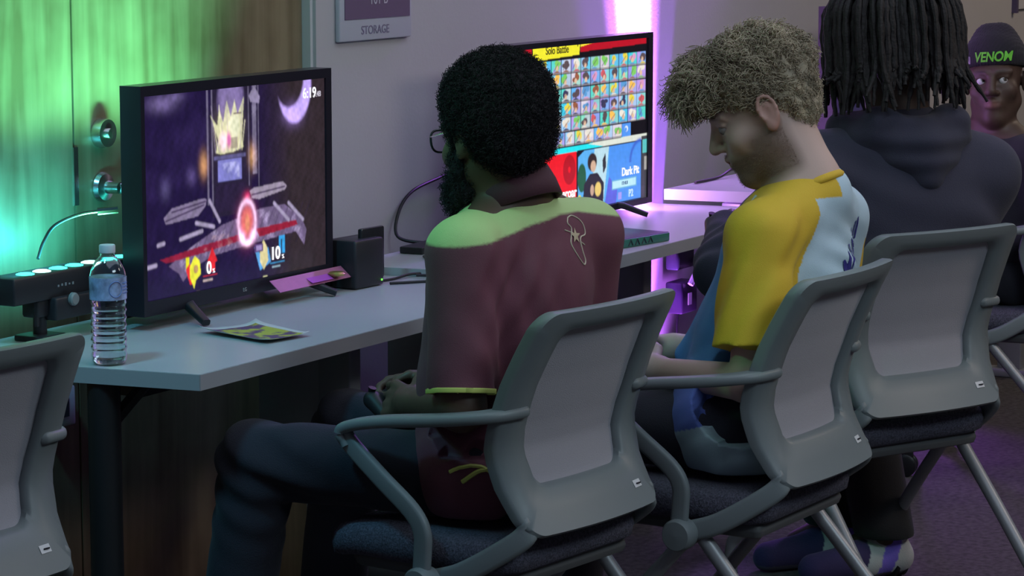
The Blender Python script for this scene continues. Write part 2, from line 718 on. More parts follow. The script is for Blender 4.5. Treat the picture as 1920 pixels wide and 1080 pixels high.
dr = struct(MB().box((SX + 0.003, WD, 0.008), (DX - 0.012, 3.49, 2.6)).build('door_1', M['wood'], smooth=False))
struct(MB().box((SX - 0.01, WD + 0.045, 0.0), (DX, 3.6, 3.0)).build('wall_behind', M['dark'], smooth=False))
struct(MB().box((DX - 0.011, WD - 0.022, 0.0), (DX + 0.0, 3.49, 2.62)).build('trim_1', M['trim'], smooth=False))
struct(MB().box((DX, WY - 0.012, 0.0), (13.9, WY, 0.10)).build('baseboard_back', M['blackmetal'], smooth=False))
# latch strip, lock and lever: parts of the door
MB().box((SX - 0.004, WD - 0.003, 0.955), (SX + 0.010, WD, 1.072)).build('strike_plate', M['chrome'], dr, False)
lk = MB()
lk.lathe([(0.030, 0), (0.031, -0.006), (0.028, -0.022), (0.0, -0.024)], (SX + 0.085, WD, 1.095), 'y')
lk.lathe([(0.010, -0.022), (0.010, -0.030), (0, -0.031)], (SX + 0.085, WD, 1.095), 'y', 16)
lk.build('door_lock', M['chrome'], dr)
hd = MB()
hd.lathe([(0.030, 0), (0.031, -0.005), (0.027, -0.014), (0.013, -0.018), (0.012, -0.05), (0, -0.052)], (SX + 0.085, WD, 0.985), 'y')
hd.tube(catmull([(SX + 0.085, WD - 0.046, 0.985), (SX + 0.12, WD - 0.05, 0.986), (SX + 0.20, WD - 0.05, 0.982), (SX + 0.215, WD - 0.048, 0.981)], 5), 1.0, prof=rprof(0.020, 0.013, 0.005))
hd.build('door_handle', M['chrome'], dr)

# wall sign
sx0, sx1 = 5.338, 5.655
sg = thing('wall_sign', 'white and purple room sign reading 101 B STORAGE on the grey wall', 'sign', (5.5, WY, 1.24))
P_ = MB().box((sx0 - 5.5, -0.014, 0.0), (sx1 - 5.5, 0.0, 0.30), 0.004).build('sign_plate', mat('sign_white', (0.50, 0.50, 0.56), 0.45), sg)
MB().box((sx0 - 5.5 + 0.02, -0.016, 0.05), (sx1 - 5.5 - 0.012, -0.0135, 0.285)).build('sign_panel', mat('sign_purple', (0.15, 0.10, 0.17), 0.5), sg, False)
mw = mat('sign_text_light', (0.55, 0.5, 0.58), 0.5)
text('lettering', '101 B', (5.503, WY - 0.0165, 1.333), 0.034, mw, sg)
text('lettering', 'STORAGE', (5.490, WY - 0.0148, 1.263), 0.028, mat('sign_text_grey', (0.20, 0.17, 0.25), 0.5), sg)
sg2 = thing('wall_sign', 'corner of a white sign high on the wall at the right edge', 'sign', (10.2, WY, 1.148))
MB().box((-0.15, -0.014, 0), (0.22, 0, 0.3), 0.004).build('sign_plate', mat('sign_white_b', (0.62, 0.6, 0.62), 0.45), sg2)
MB().box((-0.17, -0.02, -0.012), (-0.15, 0, 0.3)).build('sign_edge', mat('sign_edge', (0.10, 0.08, 0.14), 0.5), sg2, False)

# ------------------------------------------------------------------ tables
SL = -0.155     # slope of the slanted ends, dx per dy


def table(label, xa, xb, y0, y1, top, legs):
    t = thing('table', label, 'table', (xa, y0, 0))
    d = y1 - y0
    L = xb - xa
    th_ = 0.029
    pl = [(0, 0), (L, 0), (L + SL * d, d), (SL * d, d)]
    MB().prism([(a + (b - 0) * 0, b) for a, b in pl], top - th_ + 0.002, top).build('tabletop', M['laminate'], t, False)
    e = 0.0015
    bt = MB()
    for i in range(4):
        a, b = Vector(pl[i]), Vector(pl[(i + 1) % 4])
        n_ = Vector(((b - a).y, -(b - a).x)).normalized() * e
        bt.prism([tuple(a + n_), tuple(b + n_), tuple(b - n_ * 0.2), tuple(a - n_ * 0.2)], top - th_, top - 0.0008)
    bt.build('edge_band', M['edge'], t, False)
    MB().box((0.10, 0.20, top - th_ - 0.045), (L - 0.25, 0.25, top - th_)).build('crossbar', M['blackmetal'], t, False)
    for kind, lx, ly in legs:
        if kind == 'post':
            m = MB().tube([(lx, ly, 0.03), (lx, ly, top - th_)], 0.030, 16)
            m.box((lx - 0.035, ly - 0.26, 0.005), (lx + 0.035, ly + 0.26, 0.035), 0.008)
            m.tube([(lx + 0.02, ly - 0.01, top - 0.10), (lx + 0.10, ly - 0.03, top - 0.035)], 0.012, 8)
            m.build('leg', M['blackmetal'], t)
        else:
            m = MB().box((lx - 0.022, ly - 0.035, 0.03), (lx + 0.022, ly + 0.045, top - th_), 0.004)
            m.box((lx - 0.03, ly - 0.24, 0.0), (lx + 0.03, ly + 0.26, 0.03), 0.008)
            m.box((lx - 0.016, ly + 0.045, top - 0.40), (lx + 0.016, ly + 0.20, top - th_ - 0.02), 0.003)
            m.build('leg', M['metal'], t)
    return t


T1 = table('grey laminate table at the left holding the bottle and purple-screened TV', 3.923, 5.235, 2.80, 3.36, 0.74, [('post', 0.0, 0.21), ('panel', 0.93, 0.30)])
T2 = table('middle grey laminate table under the TV with the grid of portraits', 5.238, 6.695, 2.83, 3.31, 0.757, [('panel', 0.14, 0.27), ('panel', 1.00, 0.27)])
T3 = table('right grey laminate table whose slanted end glows pink from the purple light', 6.737, 8.9, 2.66, 3.22, 0.795, [('panel', 0.10, 0.27), ('panel', 1.95, 0.27)])


# ------------------------------------------------------------------ televisions
def screen_mesh(name, img, x0, x1, z0, z1, y, parent, strength):
    H, W = img.shape[:2]
    xs = np.linspace(x0, x1, W + 1)
    zs = np.linspace(z1, z0, H + 1)
    X, Z = np.meshgrid(xs, zs)
    v = np.stack([X, np.full_like(X, y), Z], -1).reshape(-1, 3)
    pad = np.pad(img, ((0, 1), (0, 1), (0, 0)), 'edge')
    i = np.arange(H)[:, None] * (W + 1)
    j = np.arange(W)[None]
    q = np.stack([i + j, i + j + W + 1, i + j + W + 2, i + j + 1], -1).reshape(-1, 4)
    m = mat(name + '_glow', (0, 0, 0), 0.22, attr='Col', estr=strength)
    return mesh_obj(name, v, q, m, parent, False, pad.reshape(-1, 3))


class Paint:
    def __init__(s, W, H, bg):
        s.W, s.H = W, H
        s.a = np.zeros((H, W, 3))
        s.a[:] = bg
        s.v, s.u = np.meshgrid((np.arange(H) + .5) / H, (np.arange(W) + .5) / W, indexing='ij')

    def mix(s, m, c):
        m = np.clip(m, 0, 1)[..., None]
        s.a = s.a * (1 - m) + np.array(c, float) * m

    def add(s, m, c):
        s.a = s.a + np.clip(m, 0, None)[..., None] * np.array(c, float)

    def rect(s, u0, v0, u1, v1, c, al=1.0):
        s.mix(((s.u > u0) & (s.u < u1) & (s.v > v0) & (s.v < v1)) * al, c)

    def ell(s, cu, cv, ru, rv, c, al=1.0, soft=0.08):
        d = np.sqrt(((s.u - cu) / ru) ** 2 + ((s.v - cv) / rv) ** 2)
        s.mix(np.clip((1 - d) / soft, 0, 1) * al, c)

    def glow(s, cu, cv, ru, rv, c):
        d = ((s.u - cu) / ru) ** 2 + ((s.v - cv) / rv) ** 2
        s.add(np.exp(-d * 2), c)

    def poly(s, pts, c, al=1.0):
        ins = np.zeros_like(s.u, bool)
        n = len(pts)
        for i in range(n):
            (x0, y0), (x1, y1) = pts[i], pts[(i + 1) % n]
            if abs(y1 - y0) < 1e-9:
                continue
            cond = ((s.v >= min(y0, y1)) & (s.v < max(y0, y1)))
            ins ^= cond & (s.u < x0 + (s.v - y0) * (x1 - x0) / (y1 - y0))
        s.mix(ins * al, c)

    def line(s, p, q, wd, c, al=1.0, asp=1.6):
        px, py = (s.u - p[0]) * asp, s.v - p[1]
        dx, dy = (q[0] - p[0]) * asp, q[1] - p[1]
        h = np.clip((px * dx + py * dy) / (dx * dx + dy * dy + 1e-9), 0, 1)
        d = np.hypot(px - h * dx, py - h * dy)
        s.mix(np.clip((wd - d) / wd * 2, 0, 1) * al, c)

    def noise(s, su, sv, seed):
        P = np.stack([s.u.ravel() * su, s.v.ravel() * sv, s.u.ravel() * 0], 1)
        return (fnoise(P, 1.0, seed) + 0.5 * fnoise(P, 2.3, seed + 1) + 0.3 * fnoise(P, 5.1, seed + 2)).reshape(s.u.shape)


def paint_battle():
    p = Paint(460, 300, (0.012, 0.006, 0.040))
    n = p.noise(14, 12, 3)
    p.mix(np.clip(n, 0, 1) * 0.5 * (p.u < 0.33), (0.035, 0.02, 0.10))
    p.mix(np.clip((p.u - 0.58) * 5, 0, 1) * 0.9, (0.030, 0.020, 0.022))
    p.glow(0.11, 0.085, 0.09, 0.05, (0.13, 0.10, 0.22))
    p.glow(0.18, 0.06, 0.05, 0.03, (0.09, 0.07, 0.16))
    p.glow(0.12, 0.46, 0.03, 0.06, (0.06, 0.05, 0.12))
    p.glow(0.25, 0.42, 0.03, 0.05, (0.07, 0.05, 0.14))
    # crescent in the sky
    m = np.clip((1 - np.sqrt(((p.u - 0.80) / 0.098) ** 2 + ((p.v - 0.06) / 0.19) ** 2)) / 0.10, 0, 1)
    m2 = np.clip((1 - np.sqrt(((p.u - 0.770) / 0.088) ** 2 + ((p.v - 0.02) / 0.155) ** 2)) / 0.12, 0, 1)
    p.mix(m * (1 - m2), (0.50, 0.36, 0.86))
    p.glow(0.79, 0.20, 0.07, 0.07, (0.16, 0.10, 0.30))
    # hall back wall and pillars
    nz = p.noise(90, 70, 9)
    p.rect(0.355, 0.03, 0.56, 0.62, (0.018, 0.012, 0.035))
    p.ell(0.455, 0.10, 0.075, 0.15, (0.20, 0.15, 0.34), 1, 0.2)
    p.mix(np.clip(nz, 0, 1) * 0.6 * (np.abs(p.u - 0.455) < 0.07) * (p.v < 0.2), (0.05, 0.03, 0.13))
    for u0, wd, v1 in ((0.335, 0.008, 0.56), (0.357, 0.006, 0.56), (0.578, 0.022, 0.45), (0.60, 0.006, 0.52), (0.548, 0.006, 0.5)):
        p.rect(u0 - wd / 2, 0.04, u0 + wd / 2, v1, (0.14, 0.12, 0.20))
    p.mix(np.clip(nz, 0, 1) * 0.8 * (np.abs(p.u - 0.58) < 0.014) * (p.v < 0.45), (0.34, 0.30, 0.46))
    p.poly([(0.55, 0.09), (0.58, 0.05), (0.61, 0.10), (0.605, 0.13), (0.56, 0.12)], (0.26, 0.22, 0.36))
    # flaming crown shape
    p.poly([(0.35, 0.16), (0.385, 0.21), (0.395, 0.13), (0.415, 0.20), (0.435, 0.10), (0.455, 0.18), (0.475, 0.10), (0.49, 0.17), (0.525, 0.09), (0.512, 0.28), (0.52, 0.32), (0.47, 0.335), (0.40, 0.34), (0.375, 0.33), (0.39, 0.28)], (0.66, 0.66, 0.38), 0.8)
    for k in range(14):
        u_ = 0.375 + k * 0.0105
        p.line((u_, 0.33), (u_ + 0.02 * (k - 7) / 7, 0.12 + 0.08 * (k % 3)), 0.004, (0.9, 0.86, 0.6) if k % 2 else (0.35, 0.28, 0.42), 0.6)
    p.glow(0.44, 0.24, 0.08, 0.12, (0.22, 0.18, 0.12))
    p.ell(0.415, 0.285, 0.03, 0.055, (1.0, 0.72, 0.80), 1, 0.6)
    p.ell(0.445, 0.28, 0.016, 0.05, (0.72, 0.12, 0.45), 0.9, 0.6)
    p.ell(0.475, 0.22, 0.035, 0.07, (0.80, 0.80, 0.58), 0.9, 0.5)
    p.rect(0.47, 0.16, 0.51, 0.168, (0.15, 0.10, 0.1))
    p.rect(0.455, 0.27, 0.49, 0.32, (0.25, 0.2, 0.16), 0.7)
    p.rect(0.365, 0.345, 0.53, 0.362, (0.10, 0.09, 0.22))
    p.rect(0.385, 0.368, 0.508, 0.465, (0.19, 0.19, 0.52))
    p.mix(np.clip(nz, 0, 1) * 0.9 * ((p.u > 0.395) & (p.u < 0.498) & (p.v > 0.38) & (p.v < 0.455)), (0.52, 0.52, 0.86))
    p.rect(0.37, 0.48, 0.53, 0.60, (0.02, 0.012, 0.04))
    p.glow(0.313, 0.375, 0.025, 0.07, (0.62, 0.30, 0.10))
    p.glow(0.566, 0.37, 0.025, 0.07, (0.55, 0.28, 0.10))
    # floating slabs
    p.poly([(0.11, 0.585), (0.15, 0.548), (0.30, 0.525), (0.325, 0.53), (0.32, 0.56), (0.28, 0.60), (0.12, 0.615)], (0.20, 0.16, 0.27))
    p.poly([(0.55, 0.525), (0.57, 0.515), (0.73, 0.505), (0.752, 0.53), (0.74, 0.545), (0.60, 0.57), (0.56, 0.56)], (0.30, 0.25, 0.34))
    for a, b in (((0.12, 0.60), (0.31, 0.555)), ((0.15, 0.565), (0.32, 0.54)), ((0.56, 0.545), (0.74, 0.53))):
        p.line(a, b, 0.005, (0.05, 0.03, 0.08))
    # broken castle floor
    p.poly([(0.13, 0.80), (0.25, 0.73), (0.40, 0.66), (0.60, 0.615), (0.74, 0.615), (0.83, 0.69), (0.86, 0.75), (0.845, 0.82), (0.80, 0.75), (0.55, 0.77), (0.35, 0.79), (0.25, 0.83), (0.20, 0.88), (0.18, 0.84)], (0.14, 0.10, 0.20))
    p.mix(np.clip(nz * 1.2 - 0.1, 0, 1) * ((p.v > 0.62) & (p.v < 0.84) & (p.u > 0.15) & (p.u < 0.86)) * (p.a.sum(-1) > 0.25), (0.42, 0.34, 0.55))
    for k in range(16):
        u0 = 0.2 + k * 0.04
        p.line((u0, 0.80), (u0 + 0.08, 0.62), 0.003, (0.03, 0.02, 0.06), 0.5)
    p.poly([(0.09, 0.765), (0.30, 0.735), (0.50, 0.715), (0.50, 0.745), (0.30, 0.77), (0.12, 0.785)], (0.24, 0.012, 0.04))
    p.poly([(0.58, 0.705), (0.80, 0.695), (0.81, 0.72), (0.60, 0.745)], (0.26, 0.012, 0.035))
    p.mix(np.clip(nz, 0, 1) * 0.7 * ((p.v > 0.70) & (p.v < 0.76) & (p.u > 0.3) & (p.u < 0.52)), (0.50, 0.30, 0.34))
    for a, b in (((0.34, 0.54), (0.39, 0.64)), ((0.27, 0.63), (0.36, 0.66)), ((0.19, 0.69), (0.30, 0.67)), ((0.02, 0.79), (0.07, 0.785)), ((0.08, 0.70), (0.11, 0.695)), ((0.68, 0.60), (0.76, 0.69)), ((0.76, 0.61), (0.84, 0.70))):
        p.line(a, b, 0.012, (0.34, 0.29, 0.44))
    # energy ring
    p.glow(0.533, 0.67, 0.055, 0.11, (0.6, 0.06, 0.22))
    d = np.sqrt(((p.u - 0.533) / 0.045) ** 2 + ((p.v - 0.665) / 0.095) ** 2)
    p.mix(np.clip(1 - d, 0, 1) * 2, (0.70, 0.15, 0.14))
    p.mix(np.exp(-((d - 1) / 0.16) ** 2), (1.0, 0.62, 0.92))
    p.glow(0.505, 0.735, 0.022, 0.035, (0.9, 0.6, 0.9))
    p.glow(0.565, 0.73, 0.022, 0.035, (0.9, 0.55, 0.8))
    p.glow(0.535, 0.765, 0.03, 0.018, (0.8, 0.5, 0.6))
    p.glow(0.535, 0.55, 0.022, 0.03, (0.62, 0.02, 0.10))
    p.ell(0.535, 0.67, 0.015, 0.05, (0.80, 0.30, 0.16), 0.8, 0.5)
    # player marks
    p.rect(0.215, 0.775, 0.232, 0.83, (0.75, 0.72, 0.02))
    p.poly([(0.215, 0.83), (0.235, 0.80), (0.245, 0.90), (0.235, 0.90)], (0.7, 0.03, 0.03))
    p.poly([(0.235, 0.82), (0.26, 0.775), (0.285, 0.80), (0.29, 0.86), (0.265, 0.885), (0.255, 0.92), (0.235, 0.87)], (0.80, 0.78, 0.05))
    p.ell(0.265, 0.835, 0.012, 0.02, (0.5, 0.3, 0.12))
    p.poly([(0.325, 0.81), (0.35, 0.75), (0.375, 0.815), (0.362, 0.82), (0.362, 0.86), (0.34, 0.86)], (0.66, 0.02, 0.03))
    p.rect(0.30, 0.873, 0.375, 0.878, (0.7, 0.03, 0.04))
    p.rect(0.30, 0.89, 0.35, 0.90, (0.45, 0.35, 0.35))
    p.poly([(0.57, 0.79), (0.60, 0.82), (0.645, 0.80), (0.66, 0.87), (0.60, 0.90)], (0.10, 0.34, 0.70))
    p.poly([(0.60, 0.80), (0.62, 0.76), (0.64, 0.80), (0.645, 0.86), (0.62, 0.90), (0.60, 0.86)], (0.66, 0.58, 0.30))
    p.rect(0.572, 0.775, 0.617, 0.815, (0.10, 0.05, 0.18))
    p.rect(0.58, 0.783, 0.61, 0.806, (0.35, 0.26, 0.55))
    p.rect(0.705, 0.758, 0.716, 0.84, (0.04, 0.36, 0.80))
    p.rect(0.722, 0.758, 0.736, 0.84, (0.04, 0.36, 0.80))
    p.rect(0.705, 0.758, 0.736, 0.772, (0.04, 0.36, 0.80))
    p.rect(0.655, 0.875, 0.735, 0.880, (0.05, 0.4, 0.8))
    p.rect(0.665, 0.892, 0.71, 0.90, (0.3, 0.45, 0.55))
    p.rect(0.265, 0.935, 0.285, 0.945, (0.7, 0.7, 0.05))
    p.rect(0.615, 0.93, 0.64, 0.94, (0.55, 0.55, 0.3))
    return p.a


def finish(a, seed, amp=0.35, passes=1):
    """break flat patches up with fine detail and soften the pixel edges"""
    H, W = a.shape[:2]
    vv, uu = np.meshgrid(np.arange(H) / H, np.arange(W) / W, indexing='ij')
    P = np.stack([uu.ravel() * 1.7, vv.ravel(), 0 * uu.ravel()], 1)
    n = (fnoise(P, 90, seed) + fnoise(P, 190, seed + 1)).reshape(H, W)
    a = a * (1 + amp * n[..., None] * np.array((1.0, 0.9, 1.1)))
    for _ in range(passes):
        b = np.pad(a, ((1, 1), (1, 1), (0, 0)), 'edge')
        a = (b[:-2, 1:-1] + b[2:, 1:-1] + b[1:-1, :-2] + b[1:-1, 2:] + 2 * b[1:-1, 1:-1]) / 6
    return np.clip(a, 0, None)


def paint_select():
    p = Paint(480, 290, (0.006, 0.005, 0.008))
    r = np.random.default_rng(4)
    # top banner
    p.poly([(0.0, 0.0), (0.96, 0.0), (0.96, 0.062), (0.5, 0.072), (0.2, 0.08), (0.0, 0.09)], (0.45, 0.006, 0.018))
    p.poly([(0.5, 0.0), (0.72, 0.0), (0.5, 0.045)], (0.85, 0.70, 0.04))
    p.rect(0.70, 0, 0.97, 0.018, (0.02, 0.01, 0.012))
    p.poly([(0.19, 0.02), (0.205, 0.0), (0.495, 0.0), (0.505, 0.03), (0.50, 0.092), (0.21, 0.105), (0.19, 0.08)], (0.01, 0.01, 0.01))
    p.poly([(0.195, 0.025), (0.21, 0.006), (0.49, 0.006), (0.50, 0.03), (0.495, 0.086), (0.215, 0.098), (0.195, 0.075)], (0.80, 0.74, 0.03))
    p.ell(0.485, 0.03, 0.004, 0.012, (0.1, 0.08, 0.01))
    # grid of little portraits: plain figures, no known faces
    hues = [(0.05, 0.55, 0.75), (0.10, 0.62, 0.55), (0.30, 0.30, 0.75), (0.30, 0.55, 0.85), (0.55, 0.50, 0.62), (0.22, 0.66, 0.50), (0.45, 0.30, 0.75), (0.65, 0.60, 0.70), (0.12, 0.42, 0.80)]
    hair = [(0.75, 0.62, 0.06), (0.30, 0.10, 0.05), (0.04, 0.04, 0.10), (0.60, 0.10, 0.12), (0.75, 0.70, 0.62), (0.10, 0.30, 0.60), (0.85, 0.50, 0.10), (0.20, 0.55, 0.12), (0.65, 0.30, 0.50), (0.10, 0.07, 0.08)]
    pu, pv = 0.0645, 0.0808
    for row in range(6):
        for c in range(14):
            u1 = 0.956 - c * pu
            u0 = u1 - pu * 0.95
            if row == 5 and (c == 0):
                continue
            if u0 < 0.03:
                continue
            if row == 5:
                u0 -= 0.04
                u1 -= 0.04
            v0 = 0.106 + row * pv
            v1 = v0 + pv * 0.94
            if row == 5 and c == 1:
                p.rect(u0, v0, u1, v1, (0.08, 0.28, 0.80))
                p.ell((u0 + u1) / 2, v0 + 0.032, 0.014, 0.02, (0.7, 0.8, 0.9), 1, 0.3)
                p.ell((u0 + u1) / 2 - 0.004, v0 + 0.036, 0.009, 0.014, (0.08, 0.28, 0.80), 1, 0.3)
                continue
            p.rect(u0, v0, u1, v1, hues[r.integers(len(hues))])
            p.poly([(u0, v1), (u0 + pu * r.random() * .8, v0), (u1, v0), (u1, v1)], hues[r.integers(len(hues))], 0.7)
            cu, cv = (u0 + u1) / 2 + (r.random() - .5) * 0.012, v0 + pv * 0.46
            h1 = hair[r.integers(len(hair))]
            m_ = (p.u > u0) & (p.u < u1) & (p.v > v0) & (p.v < v1)
            keep = p.a.copy()
            for k in range(4):
                p.ell(cu + (r.random() - .5) * 0.028, cv - 0.012 + (r.random() - .5) * 0.03, 0.010 + 0.007 * r.random(), 0.013 + 0.010 * r.random(), h1, 1, 0.2)
            p.ell(cu, cv + 0.006, 0.010, 0.017, (0.70, 0.46, 0.32) if r.random() < 0.75 else h1, 1, 0.3)
            p.ell(cu + (r.random() - .5) * .01, cv + 0.036, 0.022, 0.016, hair[r.integers(len(hair))], 1, 0.2)
            p.line((cu - 0.02, cv + 0.02), (cu + 0.022 * (r.random() - .2), cv - 0.02), 0.004, (0.08, 0.06, 0.08), 0.7)
            p.a = np.where(m_[..., None], p.a, keep)
            p.rect(u0, v1 - 0.010, u1, v1, (0.25, 0.23, 0.26), 0.8)
    # lower panels
    p.poly([(0.02, 0.600), (0.97, 0.585), (0.97, 0.62), (0.02, 0.635)], (0.02, 0.72, 0.80))
    p.poly([(0.55, 0.592), (0.97, 0.585), (0.97, 0.65), (0.70, 0.63)], (0.66, 0.70, 0.62))
    p.poly([(0.93, 0.60), (0.97, 0.60), (0.97, 0.97), (0.93, 0.97)], (0.05, 0.05, 0.06))
    p.rect(0.938, 0.62, 0.968, 0.70, (0.10, 0.50, 0.50))
    p.rect(0.95, 0.72, 0.968, 0.80, (0.35, 0.34, 0.33))
    p.rect(0.02, 0.625, 0.479, 0.965, (0.78, 0.010, 0.018))
    p.ell(0.432, 0.72, 0.042, 0.085, (0.42, 0.006, 0.012), 1, 0.05)
    p.ell(0.432, 0.72, 0.010, 0.020, (0.78, 0.010, 0.018), 1, 0.2)
    p.rect(0.02, 0.90, 0.479, 0.965, (0.55, 0.01, 0.02))
    p.rect(0.484, 0.620, 0.932, 0.965, (0.01, 0.01, 0.02))
    p.poly([(0.49, 0.66), (0.53, 0.628), (0.928, 0.628), (0.928, 0.96), (0.49, 0.96)], (0.10, 0.40, 0.80))
    p.poly([(0.60, 0.628), (0.70, 0.628), (0.66, 0.96), (0.58, 0.96)], (0.45, 0.66, 0.74))
    p.poly([(0.70, 0.628), (0.928, 0.628), (0.928, 0.96), (0.70, 0.96)], (0.07, 0.27, 0.80))
    p.poly([(0.67, 0.96), (0.70, 0.80), (0.76, 0.88), (0.75, 0.96)], (0.10, 0.12, 0.66))
    d = np.sqrt(((p.u - 0.925) / 0.075) ** 2 + ((p.v - 0.74) / 0.12) ** 2)
    p.mix(np.exp(-((d - 1) / 0.10) ** 2) * (p.v < 0.74) * (p.u < 0.928), (0.05, 0.12, 0.56))
    # plain generic dark-clothed figure
    p.ell(0.515, 0.78, 0.030, 0.085, (0.015, 0.10, 0.05), 1, 0.1)
    p.ell(0.585, 0.70, 0.034, 0.055, (0.03, 0.02, 0.02), 1, 0.15)
    p.ell(0.592, 0.725, 0.020, 0.036, (0.60, 0.40, 0.28), 1, 0.2)
    p.poly([(0.52, 0.96), (0.53, 0.82), (0.57, 0.765), (0.62, 0.765), (0.665, 0.83), (0.66, 0.96)], (0.02, 0.018, 0.03))
    p.ell(0.625, 0.86, 0.024, 0.045, (0.75, 0.55, 0.15), 1, 0.2)
    p.ell(0.585, 0.86, 0.014, 0.035, (0.55, 0.36, 0.26), 1, 0.2)
    p.ell(0.50, 0.90, 0.014, 0.03, (0.60, 0.62, 0.06), 1, 0.2)
    p.poly([(0.655, 0.70), (0.675, 0.66), (0.68, 0.74), (0.66, 0.78)], (0.03, 0.03, 0.04))
    p.rect(0.72, 0.828, 0.895, 0.882, (0.14, 0.42, 0.62))
    p.rect(0.725, 0.833, 0.890, 0.877, (0.46, 0.74, 0.90))
    p.rect(0.765, 0.905, 0.79, 0.945, (0.35, 0.32, 0.85))
    return p.a


def television(label, x0, x1, z0, z1, yf, img, strength, tabletop, feet, inner):
    cx = (x0 + x1) / 2
    t = thing('television', label, 'television', (cx, yf, tabletop))
    X0, X1 = x0 - cx, x1 - cx
    Z0, Z1 = z0 - tabletop, z1 - tabletop
    bi = [X0 + (x1 - x0) * inner[0], X0 + (x1 - x0) * inner[1], Z1 - (z1 - z0) * inner[3], Z1 - (z1 - z0) * inner[2]]
    fr = MB()
    fr.box((X0, -0.004, Z0), (bi[0], 0.045, Z1))
    fr.box((bi[1], -0.004, Z0), (X1, 0.045, Z1))
    fr.box((bi[0], -0.004, bi[3]), (bi[1], 0.045, Z1))
    fr.box((bi[0], -0.004, Z0), (bi[1], 0.045, bi[2]))
    fr.box((bi[0], 0.002, bi[2]), (bi[1], 0.045, bi[3]))
    fr.build('bezel', M['tvblack'], t, False)
    MB().box((X0 + 0.04, 0.045, Z0 + 0.02), (X1 - 0.04, 0.075, Z1 - 0.12), 0.01).build('back_shell', M['plastic'], t)
    for sgn, fx in zip((-1, 1), feet):
        f = MB()
        for yy in (-0.085, 0.11):
            f.tube([(fx - cx, 0.018, Z0 + 0.012), (fx - cx + 0.018 * sgn, 0.02 + yy * 0.35, 0.030), (fx - cx + 0.045 * sgn, 0.02 + yy, 0.007)], [1.15, 1.0, 0.8], prof=rprof(0.016, 0.022, 0.005))
        f.build('stand_foot', M['plastic'], t)
    s = screen_mesh('screen', img, bi[0], bi[1], bi[2], bi[3], 0.0005, t, strength)
    return t, s, (x0, x1, z0, z1)


def emit_mat(name, c, s=1.0):
    return mat(name, (0, 0, 0), 0.5, emit=c, estr=s)


glow_white = emit_mat('screen_text_white', (0.85, 0.85, 0.9), 1.0)
glow_grey = emit_mat('screen_text_grey', (0.45, 0.42, 0.5), 1.0)
dark_txt = emit_mat('screen_text_dark', (0.10, 0.09, 0.01), 1.0)

b_in = (0.018, 0.968, 0.045, 0.935)
im1 = finish(paint_battle(), 60, 0.22, 2)
# crop the painting to the visible panel
def crop(a, inn):
    H, W = a.shape[:2]
    return a[int(H * inn[2]):int(H * inn[3]), int(W * inn[0]):int(W * inn[1])]
TV1, S1, B1 = television('large black television showing a dark purple castle battle scene', 4.258, 4.927, 0.769, 1.212, 3.17, crop(im1, b_in), 1.0, 0.741, (4.42, 4.80), b_in)


def on_screen(B, u, v, dy=-0.0012, yf=3.17):
    return (B[0] + (B[1] - B[0]) * u, yf + dy, B[3] - (B[3] - B[2]) * v)


text('score_text', '0', on_screen(B1, 0.328, 0.842), 0.034, glow_white, S1, bold=0.0009)
text('score_text', '%', on_screen(B1, 0.352, 0.858), 0.013, glow_white, S1)
text('score_text', '10', on_screen(B1, 0.680, 0.836), 0.036, glow_white, S1, bold=0.0011)
text('score_text', '%', on_screen(B1, 0.722, 0.856), 0.013, glow_white, S1)
text('timer_text', '6:19', on_screen(B1, 0.880, 0.110), 0.030, glow_white, S1, bold=0.0006)
text('timer_text', '.48', on_screen(B1, 0.930, 0.118), 0.016, glow_grey, S1, bold=0.0003)
text('logo', 'LG', on_screen(B1, 0.506, 0.972, -0.0046), 0.011, mat('tv_logo', (0.45, 0.45, 0.45), 0.4), TV1)

s_in = (0.02, 0.968, 0.030, 0.965)
TV2, S2, B2 = television('black television with a bright grid of small portraits on its screen', 5.665, 6.465, 0.780, 1.222, 3.17, crop(finish(paint_select(), 70, 0.06, 1), s_in), 1.0, 0.758, (5.86, 6.27), s_in)
text('title_text', 'Solo Battle', on_screen(B2, 0.348, 0.050), 0.027, dark_txt, S2, bold=0.0004)
text('name_text', 'Dark Pit', on_screen(B2, 0.848, 0.792), 0.029, glow_white, S2, bold=0.0008)
text('name_text', 'neroar', on_screen(B2, 0.418, 0.852), 0.034, glow_white, S2, bold=0.0008)
text('player_text', 'P2', on_screen(B2, 0.852, 0.922), 0.026, emit_mat('screen_text_blue', (0.5, 0.7, 0.9)), S2, bold=0.0008)
text('label_text', 'ITHUI', on_screen(B2, 0.808, 0.856), 0.013, emit_mat('screen_text_navy', (0.05, 0.1, 0.2)), S2)
p3 = Paint(160, 90, (0.02, 0.015, 0.05))
p3.mix(np.clip(p3.noise(9, 9, 5), 0, 1), (0.05, 0.02, 0.10))
TV3, S3, B3 = television('black television partly hidden behind the braided hair', 7.512, 8.312, 0.82, 1.252, 3.10, p3.a, 1.0, 0.796, (7.7, 8.12), s_in)
MB().box((-0.4 + 0.036, -0.0052, 0.34), (-0.4 + 0.042, -0.0042, 0.42)).build('reflection_streak', emit_mat('reflection_glow', (0.75, 0.7, 0.8)), TV3, False)  # bright reflected streak, painted as a glowing strip on the bezel
tape = MB().box((4.925 - 4.5925 - 0.09, 0.0, 0.4712), (4.925 - 4.5925, 0.03, 0.4716))

